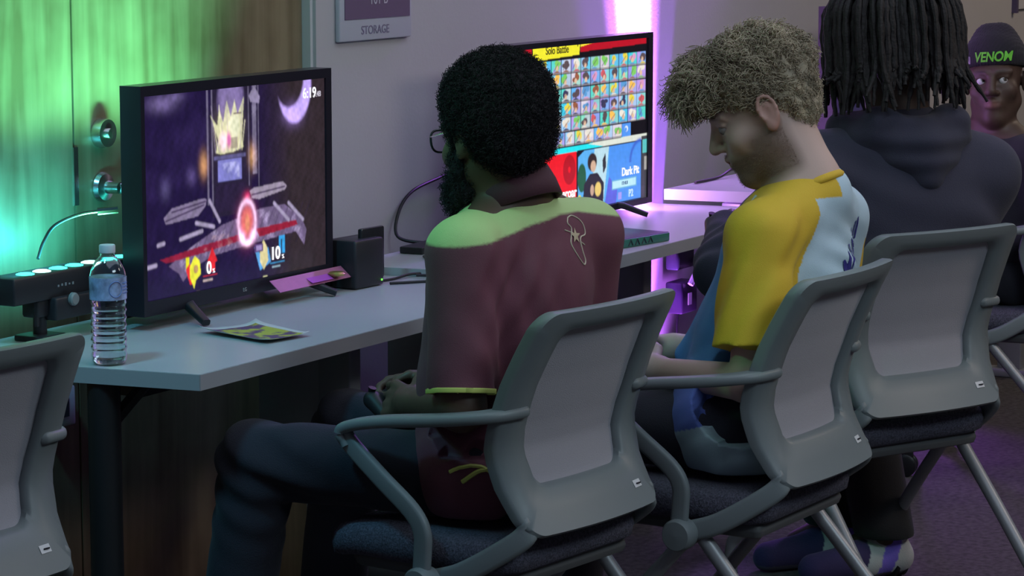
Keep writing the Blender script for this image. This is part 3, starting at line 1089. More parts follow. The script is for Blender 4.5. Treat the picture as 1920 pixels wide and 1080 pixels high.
# ------------------------------------------------------------------ things on the tables
# LED wash bar on its clamp stand
lb = thing('led_light_bar', 'black stage light bar with a row of glowing cyan LEDs beside the bottle', 'stage light', (4.21, 3.285, 0.7405))
MB().box((-0.228, -0.028, 0.078), (0.62, 0.036, 0.130), 0.005).build('lamp_housing', M['plastic'], lb)
MB().box((-0.12, -0.040, 0.038), (0.13, 0.012, 0.082), 0.005).build('control_box', M['plastic'], lb)
st = MB()
st.box((-0.155, -0.035, 0.0), (-0.085, 0.035, 0.012), 0.003)
st.tube([(-0.12, 0, 0.01), (-0.12, 0, 0.09)], 0.013, 12)
st.box((-0.150, -0.020, 0.045), (-0.09, 0.020, 0.085), 0.006)
st.tube([(-0.145, -0.012, 0.03), (-0.145, -0.012, 0.075)], 0.006, 8)
st.build('clamp_stand', M['plastic'], lb)
kn = MB()
kn.lathe([(0.0125, 0), (0.0125, -0.006), (0.010, -0.009), (0, -0.009)], (-0.072, -0.040, 0.075), 'y', 24)
kn.build('knob', mat('knob_grey', (0.22, 0.24, 0.24), 0.4), lb)
mk = MB()
for k in range(5):
    mk.box((-0.10 + 0.0 + k * 0.011, -0.0292, 0.100 + 0.001 * (k % 2)), (-0.096 + k * 0.011, -0.0278, 0.104 + 0.001 * (k % 3)))
mk.build('front_marks', mat('mark_grey', (0.25, 0.27, 0.28), 0.5), lb, False)
ledm = emit_mat('led_cyan', (0.05, 1.0, 0.80), 3.5)
ledw = emit_mat('led_white', (0.45, 1.0, 0.92), 4.0)
for k in range(16):
    x = -0.165 + k * 0.049
    MB().lathe([(0.0175, 0.129), (0.0175, 0.1310), (0.012, 0.133), (0, 0.1335)], (x, -0.004, 0), 'z', 16).build('led_lens', ledw if k in (1, 4, 7) else ledm, lb)
    # light thrown up the wall by each LED
    spot('bar_led_light', (4.21 + x, 3.281, 0.884), (4.21 + x + 0.02, 3.45, 1.72), 14.0, (0.17, 1.0, 0.46) if k % 3 else (0.12, 0.95, 0.66), 62, 0.9, 0.014)
area('bar_spill_light', (4.18, 3.29, 0.887), (4.15, 3.44, 1.0), 0.35, 2.6, (0.06, 0.80, 0.9), 0.02)

cb = MB().tube(catmull([(4.12, 3.31, 0.890), (4.15, 3.32, 0.918), (4.20, 3.33, 0.945), (4.26, 3.31, 0.962), (4.305, 3.26, 0.968)], 8), 0.0032, 8)
cb.tube([(4.28, 3.29, 0.965), (4.305, 3.26, 0.968)], 0.007, 8)
tag(cb.build('power_cable', M['cable']), 'black cable arching from the light bar to the left television', 'cable')

# water bottle
bt = thing('water_bottle', 'clear plastic water bottle with pale blue label at the table edge', 'bottle', (3.936, 3.006, 0.7405))
prof = [(0.0, 0.004), (0.012, 0.003), (0.022, 0.0), (0.028, 0.002), (0.0315, 0.010)]
for k in range(7):
    z = 0.018 + k * 0.0135
    prof += [(0.0325, z), (0.0305, z + 0.005), (0.0305, z + 0.0075), (0.0325, z + 0.0115)]
prof += [(0.0318, 0.116), (0.0322, 0.12), (0.0322, 0.155), (0.0328, 0.158), (0.0300, 0.170), (0.0225, 0.186), (0.0145, 0.194), (0.0128, 0.197), (0.0128, 0.203)]
inner_p = [(max(r - 0.0008, 0), z + (0.001 if i < 4 else 0)) for i, (r, z) in enumerate(prof)]
MB().lathe(prof + inner_p[::-1], n=40).build('bottle_shell', M['lens'], bt, True, 60)
wp = [(max(r - 0.0012, 0), z + (0.0015 if i < 4 else 0)) for i, (r, z) in enumerate(prof) if z < 0.150]
MB().lathe(wp + [(0.030, 0.150), (0, 0.150)], n=40).build('water', M['water'], bt, True, 60)
MB().lathe([(0.0135, 0.200), (0.0145, 0.201), (0.0145, 0.213), (0.0135, 0.215), (0, 0.215)], n=32).build('cap', mat('cap_white', (0.62, 0.64, 0.66), 0.4), bt)
lab_m = mat('bottle_label', (0.34, 0.40, 0.62), 0.45, var=0.5, vscale=55)
MB().lathe([(0.0329, 0.118), (0.0331, 0.118), (0.0331, 0.158), (0.0329, 0.158)], n=48).build('label_band', lab_m, bt)
lw = MB()
for k in range(28):
    a0 = math.radians(k * 360 / 28)
ring = []
for k in range(24):
    a = 2 * math.pi * k / 24
    aa = math.radians(-118) + 0.0125 * math.cos(a) / 0.0333
    ring.append((0.0334 * math.cos(aa), 0.0334 * math.sin(aa), 0.138 + 0.014 * math.sin(a)))
lw.tube(ring + [ring[0]], 0.0007, 5)
for j, zz in enumerate((0.130, 0.136, 0.142, 0.148)):
    lw.tube([(0.0334 * math.cos(math.radians(d)), 0.0334 * math.sin(math.radians(d)), zz + 0.0006 * math.sin(d)) for d in range(-92, -50 - 3 * j, 3)], 0.0009, 5)
lw.build('label_print', mat('print_blue', (0.16, 0.24, 0.55), 0.5), bt)

# flyer on the left table
fl = thing('flyer', 'curled yellow-green flyer with a white border lying on the left table', 'flyer', (4.335, 2.965, 0.741))
q4 = [np.array(q) for q in ((4.300, 3.073, 0), (4.253, 2.882, 0), (4.370, 2.862, 0), (4.421, 3.02, 0))]


def sheet(u, v, z=0.0):
    a = q4[0] * (1 - u) + q4[1] * u
    b = q4[3] * (1 - u) + q4[2] * u
    p = a * (1 - v) + b * v
    zz = 0.001 + 0.010 * (2 * v - 1) ** 4 * (0.4 + 0.6 * (1 - u)) + 0.005 * (2 * u - 1) ** 6
    return (p[0] - 4.335, p[1] - 2.965, zz + z)


def sheet_mesh(name, u0, u1, v0, v1, z, m, par):
    n = 14
    vs_ = [sheet(u0 + (u1 - u0) * i / n, v0 + (v1 - v0) * j / n, z) for i in range(n + 1) for j in range(n + 1)]
    fs_ = [(i * (n + 1) + j, i * (n + 1) + j + 1, (i + 1) * (n + 1) + j + 1, (i + 1) * (n + 1) + j) for i in range(n) for j in range(n)]
    o = mesh_obj(name, vs_, fs_, m, par, True)
    sm = o.modifiers.new('thickness', 'SOLIDIFY')
    sm.thickness = 0.0003
    return o


sheet_mesh('paper', 0, 1, 0, 1, 0, mat('paper_white', (0.55, 0.62, 0.58), 0.6), fl)
art = mat('flyer_art', (0.40, 0.46, 0.06), 0.6)
nt = art.node_tree
tcn = nt.nodes.new('ShaderNodeTexCoord')
vn = nt.nodes.new('ShaderNodeTexNoise')
vn.inputs['Scale'].default_value = 28
vn.inputs['Detail'].default_value = 4
nt.links.new(tcn.outputs['Object'], vn.inputs['Vector'])
crn = nt.nodes.new('ShaderNodeValToRGB')
crn.color_ramp.elements[0].position = 0.44
crn.color_ramp.elements[0].color = (0.10, 0.06, 0.14, 1)
crn.color_ramp.elements[1].position = 0.53
crn.color_ramp.elements[1].color = (0.42, 0.46, 0.05, 1)
nt.links.new(vn.outputs[0], crn.inputs[0])
nt.links.new(crn.outputs[0], nt.nodes['Principled BSDF'].inputs['Base Color'])
sheet_mesh('printed_art', 0.07, 0.94, 0.06, 0.93, 0.0008, art, fl)

# card with pink light put into its colour, leaning on the left television's lower bezel
cdm = mat('card_pink_lit', (0.42, 0.13, 0.24), 0.5, var=0.15, vscale=20)
pc = thing('pink_lit_card', 'card coloured as if lit pink, resting against the lower bezel of the purple-screened television', 'card', (4.82, 3.155, 0.741))
for nm, x0_, x1_, m_, yy in (('card', -0.150, 0.120, cdm, 0.0), ('card_print', -0.03, 0.05, mat('card_magenta', (0.45, 0.08, 0.50), 0.5), -0.0012)):
    vs_ = [(x0_, yy - 0.026, 0.028 if nm == 'card' else 0.033), (x1_, yy - 0.026, 0.028 if nm == 'card' else 0.033), (x1_, yy + 0.0, 0.050 if nm == 'card' else 0.046), (x0_, yy + 0.0, 0.050 if nm == 'card' else 0.046)]
    o_ = mesh_obj(nm, vs_, [(0, 1, 2, 3)], m_, pc)
    o_.modifiers.new('thickness', 'SOLIDIFY').thickness = 0.0012
tag(MB().lathe([(0, 0.0), (0.016, 0.001), (0.019, 0.005), (0.014, 0.009), (0, 0.010)], (4.885, 3.13, 0.7775), 'z', 16).build('wrapped_candy', mat('foil_gold', (0.55, 0.42, 0.14), 0.3, metal=0.8)), 'small gold-wrapped sweet lying on the pink-lit card', 'sweet')

# console dock
dk = thing('console_dock', 'black game console dock standing beside the left television', 'game console', (4.995, 3.15, 0.741), math.radians(-4))
MB().box((-0.052, -0.036, 0.0), (0.052, 0.030, 0.104), 0.006).build('dock_body', M['plastic'], dk)
MB().box((-0.050, 0.034, 0.0), (0.070, 0.050, 0.102), 0.005).build('dock_back', M['plastic'], dk)
MB().box((-0.002, -0.016, 0.012), (0.082, -0.004, 0.124), 0.004).build('tablet', mat('tablet_black', (0.02, 0.02, 0.022), 0.2), dk)
MB().box((0.040, -0.0372, 0.010), (0.044, -0.0358, 0.014)).build('status_light', emit_mat('led_green', (0.2, 1.0, 0.1), 1.5), dk, False)


def cable(label, pts, r=0.003, m='cable', name='cable'):
    return tag(MB().tube(catmull(pts, 8), r, 8).build(name, M[m]), label, 'cable')


z1_ = 0.7435
z2_ = 0.7605
cable('black cable looping up the grey wall behind the seated man with the lime yoke', [(5.66, 3.29, z2_), (5.57, 3.32, z2_ + .001), (5.55, 3.385, 0.775), (5.59, 3.405, 0.83), (5.66, 3.408, 0.872), (5.80, 3.408, 0.895), (5.95, 3.40, 0.925)], 0.004)
cable('thin black cable running from the console dock towards the middle table', [(5.06, 3.14, z1_), (5.12, 3.13, z1_), (5.17, 3.12, 0.748), (5.22, 3.10, z1_ + 0.004), (5.25, 3.11, z2_ + .004), (5.29, 3.14, z2_ + .002), (5.36, 3.20, z2_)], 0.003)
cable('black cable curling on the table just right of the console dock', [(5.05, 3.10, z1_), (5.10, 3.06, z1_), (5.17, 3.01, z1_), (5.19, 3.05, 0.746), (5.16, 3.10, 0.748)], 0.003)
cable('short black cable between the left television and the console dock', [(4.93, 3.20, 0.765), (4.95, 3.19, 0.747), (4.965, 3.235, z1_), (5.0, 3.235, 0.75)], 0.003)
cable('tangled black cable lying along the wall on the middle table', [(5.66, 3.30, z2_ + .002), (5.72, 3.285, z2_ + .004), (5.80, 3.29, z2_ + .008), (5.84, 3.25, z2_ + .003), (5.76, 3.23, z2_ + .004), (5.68, 3.24, z2_)], 0.005)
kb = thing('black_box', 'flat black box lying on the middle table by the wall', 'box', (5.50, 3.265, 0.7575), math.radians(4))
MB().box((-0.10, -0.03, 0), (0.12, 0.03, 0.016), 0.003).build('box_body', M['plastic'], kb)

# green game case
bk = thing('game_case', 'flat green and black box lying at the front edge of the middle table', 'box', (5.83, 2.875, 0.7575), math.radians(-9))
MB().box((-0.10, -0.012, 0.0), (0.088, 0.145, 0.020), 0.002).build('case_side', mat('case_green', (0.05, 0.20, 0.15), 0.4), bk)
MB().box((-0.098, -0.010, 0.0195), (0.086, 0.143, 0.0215), 0.001).build('case_cover', mat('case_cover_dark', (0.03, 0.03, 0.04), 0.4), bk)
ct = MB()
for k, x in enumerate((-0.072, -0.045, -0.018, 0.008)):
    ct.tube([(x - 0.008, -0.0128, 0.004), (x, -0.0128, 0.017), (x + 0.008, -0.0128, 0.004)], 0.0018, 5)
ct.build('case_marks', M['dark'], bk)

# power gear under the middle table
pb = thing('power_adapter', 'square black power adapter with a white label hanging below the table', 'adapter', (7.085, 3.40, 0.43))
MB().box((-0.055, -0.055, -0.035), (0.045, 0.0, 0.055), 0.006).build('adapter_body', mat('adapter_purple_lit', (0.035, 0.02, 0.05), 0.4), pb)  # purple light falling on it is mixed into the black body colour
MB().box((-0.018, -0.0565, -0.012), (0.004, -0.0545, 0.022)).build('adapter_label', M['white'], pb, False)
pb2 = thing('power_strip', 'small black power block fixed to the wall above the adapter', 'power block', (7.08, 3.40, 0.55))
MB().box((-0.05, -0.04, -0.03), (0.06, 0.0, 0.03), 0.006).build('block_body', M['plastic'], pb2)
cable('thick pale cable looping down the wall under the middle table', [(7.05, 3.33, 0.48), (7.08, 3.32, 0.515), (7.17, 3.33, 0.50), (7.225, 3.35, 0.43), (7.24, 3.37, 0.33), (7.24, 3.38, 0.12)], 0.009, 'whitecable')
cable('thin black cable hanging under the power adapter', [(7.075, 3.38, 0.40), (7.07, 3.38, 0.33), (7.08, 3.37, 0.2), (7.12, 3.33, 0.03)], 0.003)
cable('black cable drooping behind the blue sleeve under the right table', [(7.13, 3.36, 0.54), (7.2, 3.30, 0.49), (7.3, 3.33, 0.46), (7.5, 3.34, 0.5)], 0.006)
ol_ = thing('wall_outlet', 'small white outlet box on the wood wall under the left table', 'outlet', (4.33, WD, 0.56))
MB().box((-0.035, -0.03, -0.04), (0.035, 0.0, 0.04), 0.004).build('outlet_box', M['white'], ol_)
MB().box((-0.012, -0.0315, -0.02), (0.012, -0.0295, 0.02)).build('socket', M['dark'], ol_, False)
pl_ = thing('led_light_bar', 'small black purple light bar added unseen behind the television with the portrait grid', 'stage light', (6.33, 3.275, 0.7575))  # hidden bar added to make the right table's slanted end glow
MB().box((-0.10, -0.022, 0.0), (0.10, 0.022, 0.040), 0.005).build('lamp_housing', M['plastic'], pl_)
MB().box((0.0995, -0.016, 0.008), (0.1015, 0.016, 0.034)).build('led_lens', emit_mat('led_violet', (0.6, 0.25, 1.0), 6.0), pl_, False)
spot('bar_led_light', (6.44, 3.272, 0.785), (6.68, 3.08, 0.775), 9.0, (0.72, 0.34, 1.0), 110, 0.9, 0.015)
up = thing('floor_uplight', 'small black uplight on the floor behind the tables throwing purple light', 'stage light', (UPX, 3.335, 0.0))
MB().lathe([(0.030, 0.0), (0.032, 0.004), (0.032, 0.078), (0.028, 0.084), (0.024, 0.078), (0, 0.078)], (0, 0, 0), 'z', 24).build('lamp_can', M['plastic'], up)
MB().lathe([(0.0235, 0.079), (0, 0.0795)], (0, 0, 0), 'z', 24).build('lamp_lens', emit_mat('uplight_lens', (0.6, 0.3, 1.0), 20.0), up)
cable('black cable bowed along the wall above the glowing table end', [(6.80, 3.20, 0.7995), (6.95, 3.20, 0.80), (7.05, 3.20, 0.815), (7.2, 3.20, 0.80), (7.5, 3.18, 0.7995)], 0.004)


# ------------------------------------------------------------------ nesting chairs
def back_y(z):
    """centre line of the back, chair coordinates"""
    zz = [0.44, 0.48, 0.52, 0.56, 0.62, 0.66, 0.74, 0.80, 0.87, 0.90]
    yy = [-0.222, -0.200, -0.172, -0.150, -0.134, -0.142, -0.170, -0.198, -0.235, -0.252]
    return float(np.interp(z, zz, yy))


def wrap(x, z):
    return 0.5 * x * x


def outline(hw_t, hw_b, z0, z1, r, n=10, bulge=0.012):
    """rounded quadrilateral outline in (x,z)"""
    cs = [(hw_t - r, z1 - r, 0), (-hw_t + r, z1 - r, 90), (-hw_b + r, z0 + r, 180), (hw_b - r, z0 + r, 270)]
    pts = []
    for ci, (cx, cz, a0) in enumerate(cs):
        for k in range(n + 1):
            a = math.radians(a0 + 90 * k / n)
            pts.append((cx + r * math.cos(a), cz + r * math.sin(a)))
        nx = cs[(ci + 1) % 4]
        a1 = math.radians(a0 + 90)
        p0 = pts[-1]
        p1 = (nx[0] + r * math.cos(a1), nx[1] + r * math.sin(a1))
        m = 14
        for k in range(1, m):
            t = k / m
            b = bulge * math.sin(math.pi * t) if ci in (1, 3) else 0
            sx_ = -1 if ci == 1 else 1
            pts.append((p0[0] + (p1[0] - p0[0]) * t + sx_ * b, p0[1] + (p1[1] - p0[1]) * t))
    return pts


def make_chair():
    t = thing('office_chair', 'x', 'chair', (0, 0, 0), 0, 'grey mesh-back office chairs along the tables')
    out = outline(0.212, 0.205, 0.475, 0.872, 0.036)
    inn = outline(0.146, 0.136, 0.555, 0.835, 0.030)
    n = len(out)
    # ring sections between outer and inner outline; s across, d depth (negative = rear side)
    sec = [(0.0, 0.012), (0.0, -0.004), (0.06, -0.012), (0.5, -0.016), (0.90, -0.014), (1.0, -0.006), (1.0, 0.010), (0.94, 0.014), (0.06, 0.016)]
    vs_, fs_ = [], []
    for (ox, oz), (ix, iz) in zip(out, inn):
        for s, d in sec:
            x = ox + (ix - ox) * s
            z = oz + (iz - oz) * s
            vs_.append((x, back_y(z) + wrap(x, z) + d, z))
    m = len(sec)
    for i in range(n):
        for k in range(m):
            a, b = i * m + k, i * m + (k + 1) % m
            c, e = ((i + 1) % n) * m + (k + 1) % m, ((i + 1) % n) * m + k
            fs_.append((a, e, c, b))
    mesh_obj('back_frame', vs_, fs_, M['chair'], t, True, None, 50)
    # mesh panel
    vs_, fs_ = [], []
    N, K = 22, 30
    for i in range(K + 1):
        z = 0.535 + (0.845 - 0.535) * i / K
        for j in range(N + 1):
            hw = 0.148 + 0.010 * math.sin(math.pi * i / K) + 0.007 * i / K
            x = -hw + 2 * hw * j / N
            vs_.append((x, back_y(z) + wrap(x, z) + 0.006, z))
    for i in range(K):
        for j in range(N):
            a = i * (N + 1) + j
            fs_.append((a, a + 1, a + N + 2, a + N + 1))
    o = mesh_obj('mesh_panel', vs_, fs_, M['mesh'], t, True)
    o.modifiers.new('thickness', 'SOLIDIFY').thickness = 0.003
    # sticker
    zs = 0.512
    vs_ = [(0.125 + a, back_y(zs + b) + wrap(0.125 + a, 0) - 0.0172, zs + b) for a, b in ((0, 0), (0.026, 0), (0.026, 0.012), (0, 0.012))]
    st_ = mesh_obj('sticker', vs_, [(0, 1, 2, 3)], M['white'], t)
    st_.modifiers.new('thickness', 'SOLIDIFY').thickness = 0.0006
    MB().box((0.133, back_y(zs + .006) + wrap(.13, 0) - 0.0192, zs + 0.005), (0.146, back_y(zs + .006) + wrap(.13, 0) - 0.0176, zs + 0.0075)).build('sticker_print', M['dark'], st_, False)
    # seat
    prof2 = []
    rows = [(-0.185, 0.0), (0.0, 0.0)]
    out2 = outline(0.228, 0.215, -0.15, 0.262, 0.055, 8, 0.006)
    vs_, fs_ = [], []
    secs = [(0.0, 0.425, 0.86), (0.0, 0.402, 0.93), (0.0, 0.410, 0.985), (0, 0.430, 1.0), (0, 0.448, 0.985), (0, 0.460, 0.94), (0, 0.466, 0.80), (0, 0.464, 0.4)]
    nn = len(out2)
    for _, z, s in secs:
        for x, y in out2:
            yy = 0.056 + (y - 0.056) * s
            drop = 0.020 * max(0, (yy - 0.17) / 0.09) ** 2
            vs_.append((x * s, yy, z - drop))
    for j in range(len(secs) - 1):
        for i in range(nn):
            fs_.append((j * nn + i, j * nn + (i + 1) % nn, (j + 1) * nn + (i + 1) % nn, (j + 1) * nn + i))
    fs_.append(tuple(range(nn))[::-1])
    fs_.append(tuple((len(secs) - 1) * nn + i for i in range(nn)))
    mesh_obj('seat', vs_, fs_, M['seat'], t, True, None, 60)
    pan = MB().box((-0.19, -0.13, 0.372), (0.19, 0.22, 0.405), 0.015)
    pan.tube([(-0.235, 0, 0.372), (0.235, 0, 0.372)], 0.016, 12)
    pan.build('seat_pan', M['chairdark'], t)
    for s in (-1, 1):
        # J-shaped bar from the frame corner down to the pivot
        jb = MB().tube(catmull([(s * 0.178, back_y(0.50) + 0.020, 0.503), (s * 0.194, back_y(0.48) + 0.030, 0.480), (s * 0.214, -0.128, 0.446), (s * 0.232, -0.06, 0.405), (s * 0.238, 0.0, 0.385)], 6), 1.0, prof=rprof(0.040, 0.020, 0.008), up=(0, 0.35, 1))
        jb.build('back_bar', M['chair'], t)
        hb = MB().lathe([(0.0, -0.020 * s), (0.028, -0.020 * s), (0.031, -0.012 * s), (0.031, 0.016 * s), (0.027, 0.022 * s), (0.0, 0.024 * s)], (s * 0.262, 0, 0.385), 'x', 28)
        hb.build('pivot_cap', M['chair'], t)
        ar = MB().tube(catmull([(s * 0.262, 0.004, 0.388), (s * 0.262, 0.000, 0.440), (s * 0.263, 0.000, 0.478), (s * 0.264, 0.022, 0.512), (s * 0.266, 0.085, 0.560), (s * 0.267, 0.140, 0.603), (s * 0.267, 0.168, 0.628)], 5), 1.0, prof=rprof(0.018, 0.034, 0.007), up=(s, 0, 0))
        ar.tube(catmull([(s * 0.267, 0.160, 0.612), (s * 0.267, 0.172, 0.636), (s * 0.266, 0.150, 0.650), (s * 0.264, 0.08, 0.664), (s * 0.258, -0.02, 0.676), (s * 0.244, -0.085, 0.684), (s * 0.222, -0.122, 0.689), (s * 0.185, -0.139, 0.692), (s * 0.160, -0.143, 0.693)], 5), [0.7] * 3 + [0.85] * 2 + [1.0] * 34 + [0.9, 0.6], prof=rprof(0.021, 0.042, 0.009), up=(0, 0, 1))
        ar.build('armrest', M['chair'], t)
        fl_ = MB().tube(catmull([(s * 0.226, 0.0, 0.375), (s * 0.236, 0.09, 0.27), (s * 0.246, 0.165, 0.178), (s * 0.249, 0.188, 0.14), (s * 0.25, 0.19, 0.075)], 6), 0.0145, 12)
        fl_.build('leg', M['metal'], t)
        rl = MB().tube(catmull([(s * 0.222, -0.03, 0.372), (s * 0.228, -0.15, 0.235), (s * 0.232, -0.235, 0.135), (s * 0.234, -0.262, 0.10), (s * 0.234, -0.266, 0.075)], 6), 0.0145, 12)
        rl.build('leg', M['metal'], t)
        for y in (0.19, -0.266):
            cst = MB()
            for e in (-1, 1):
                cst.lathe([(0.0, -0.009), (0.024, -0.009), (0.031, -0.005), (0.031, 0.005), (0.024, 0.009), (0.0, 0.009)], (s * 0.242 + e * 0.013, y, 0.031), 'x', 24)
            cst.box((s * 0.242 - 0.006, y - 0.02, 0.025), (s * 0.242 + 0.006, y + 0.02, 0.07), 0.003)
            cst.tube([(s * 0.242, y, 0.05), (s * 0.242, y, 0.08)], 0.010, 10)
            cst.build('caster', M['rubber'], t)
    return t


chair0 = make_chair()
spots = [
    ((4.300, 2.385, 0), -7, 'grey mesh-back chair under the man in the maroon shirt'),
    ((4.862, 2.180, 0), -2, 'grey mesh-back chair under the blond person in yellow and blue'),
    ((5.648, 2.215, 0), -26, 'grey mesh-back chair under the person in the navy hoodie'),
    ((3.375, 3.00, 0), -7, 'empty grey mesh-back chair cut off at the left edge, by the bottle'),
    ((7.30, 2.52, 0), 10, 'chair under the boy in the beanie, only a caster showing'),
]
for i, (loc, a, lab_) in enumerate(spots):
    c = chair0 if i == 0 else copy_tree(chair0)
    c.location = loc
    c.rotation_euler = (0, 0, math.radians(a))
    c['label'] = lab_
# ------------------------------------------------------------------ people
def axes(hd, pitch=0.0, roll=0.0):
    """columns: lateral(right), forward, up"""
    a = math.radians(hd)
    f = np.array([math.cos(a), math.sin(a), 0])
    r = np.array([math.sin(a), -math.cos(a), 0])
    u = np.array([0, 0, 1.0])
    p = math.radians(pitch)
    f2 = f * math.cos(p) + u * math.sin(p)
    u2 = u * math.cos(p) - f * math.sin(p)
    q = math.radians(roll)
    r2 = r * math.cos(q) + u2 * math.sin(q)
    u3 = u2 * math.cos(q) - r * math.sin(q)
    return np.stack([r2, f2, u3], 1)


class Head:
    """head frame: lw(right, forward, up) gives a world point"""

    def __init__(s, c, hd, pitch=0, roll=0, sc=1.0):
        s.c = np.array(c, float)
        s.A = axes(hd, pitch, roll)
        s.s = sc

    def w(s, x, y, z):
        return s.c + s.A @ (np.array([x, y, z]) * s.s)

    def el(s, c, r, k=0.015, op='+'):
        return EL(s.w(*c), np.array(r) * s.s, k, op, s.A)

    def rc(s, a, b, ra, rb, k=0.012, op='+'):
        return RC(s.w(*a), s.w(*b), ra * s.s, rb * s.s, k, op)

    def local(s, P):
        return ((P - s.c) @ s.A) / s.s

    def prims(s, neck, rn=0.056, nose=1.0, lips=1.0):
        L = [s.el((0, -0.015, 0.035), (0.074, 0.094, 0.086)),
             s.el((0, 0.030, -0.030), (0.060, 0.062, 0.082), 0.03),
             s.rc((-0.048, 0.0, -0.062), (-0.012, 0.066, -0.104), 0.022, 0.020, 0.03),
             s.rc((0.048, 0.0, -0.062), (0.012, 0.066, -0.104), 0.022, 0.020, 0.03),
             s.el((0, 0.076, -0.103), (0.020, 0.016, 0.016), 0.02),
             s.el((0, 0.078, -0.062), (0.030, 0.020, 0.026), 0.02)]
        for e in (-1, 1):
            L += [s.el((e * 0.040, 0.058, -0.028), (0.026, 0.026, 0.024), 0.02),
                  s.rc((e * 0.048, 0.070, 0.024), (e * 0.014, 0.088, 0.022), 0.010, 0.011, 0.014),
                  s.el((e * 0.031, 0.098, 0.000), (0.018, 0.018, 0.013), 0.012, '-')]
            L += [s.rc((e * 0.043, 0.078, 0.009), (e * 0.020, 0.086, 0.009), 0.0055, 0.005, 0.005),
                  s.rc((e * 0.043, 0.077, -0.010), (e * 0.020, 0.084, -0.011), 0.005, 0.005, 0.006)]
        L += [s.rc((0, 0.090, 0.014), (0, 0.112, -0.026), 0.0085, 0.0115 * nose, 0.012),
              s.el((0, 0.112, -0.031), (0.012 * nose, 0.012, 0.010), 0.006),
              s.el((-0.012 * nose, 0.100, -0.034), (0.008 * nose, 0.010, 0.007), 0.006),
              s.el((0.012 * nose, 0.100, -0.034), (0.008 * nose, 0.010, 0.007), 0.006),
              s.el((-0.006 * nose, 0.106, -0.042), (0.003, 0.005, 0.003), 0.003, '-'),
              s.el((0.006 * nose, 0.106, -0.042), (0.003, 0.005, 0.003), 0.003, '-'),
              s.rc((-0.019, 0.092, -0.060), (0, 0.100, -0.057), 0.0045 * lips, 0.0062 * lips, 0.006),
              s.rc((0.019, 0.092, -0.060), (0, 0.100, -0.057), 0.0045 * lips, 0.0062 * lips, 0.006),
              s.rc((-0.016, 0.091, -0.069), (0.016, 0.091, -0.069), 0.0055 * lips, 0.0055 * lips, 0.006),
              s.el((0, 0.096, -0.070), (0.012, 0.007 * lips, 0.006 * lips), 0.006),
              s.rc((-0.020, 0.099, -0.0640), (0.020, 0.099, -0.0640), 0.0014, 0.0014, 0.003, '-')]
        # ears
        for e in (-1, 1):
            L += [s.el((e * 0.078, -0.012, -0.006), (0.007, 0.017, 0.027), 0.006)]
            pts = []
            for q in range(0, 11):
                a = math.radians(250 - q * 30)
                pts.append((e * (0.083 + 0.002 * math.sin(a)), -0.012 + 0.0165 * math.cos(a) * (1 if True else 1), 0.002 + 0.026 * math.sin(a)))
            for q in range(len(pts) - 1):
                L.append(s.rc(pts[q], pts[q + 1], 0.0036, 0.0036, 0.003))
            L += [s.el((e * 0.082, -0.006, -0.030), (0.005, 0.009, 0.010), 0.006),
                  s.el((e * 0.089, -0.008, -0.003), (0.008, 0.009, 0.014), 0.004, '-')]
        L += [RC(s.w(0, -0.020, -0.035), neck, rn * s.s, rn * 1.06, 0.035)]
        return L

    def eyes(s, parent, look=(0, 1, 0), white=(0.62, 0.60, 0.58), iris=(0.05, 0.03, 0.02)):
        for e in (-1, 1):
            c = s.w(e * 0.0305, 0.0775, 0.0)
            d = s.A @ nrm(look)
            vs_, fs_ = [], []
            n, m = 20, 14
            for i in range(m + 1):
                for j in range(n):
                    t_, p_ = math.pi * i / m, 2 * math.pi * j / n
                    vs_.append(c + 0.0122 * s.s * np.array([math.sin(t_) * math.cos(p_), math.sin(t_) * math.sin(p_), math.cos(t_)]))
            for i in range(m):
                for j in range(n):
                    fs_.append((i * n + j, (i + 1) * n + j, (i + 1) * n + (j + 1) % n, i * n + (j + 1) % n))
            vs_ = np.array(vs_)
            g = ((vs_ - c) / (0.0122 * s.s)) @ d
            colr = np.where((g > 0.86)[:, None], np.array(iris), np.array(white))
            adopt(mesh_obj('eye', vs_, fs_, M['eye'], None, True, colr), parent)


def adopt(o, parent):
    o.parent = parent
    if parent.type == 'EMPTY':
        o.matrix_parent_inverse = Matrix.Translation(-Vector(parent.location))
    return o


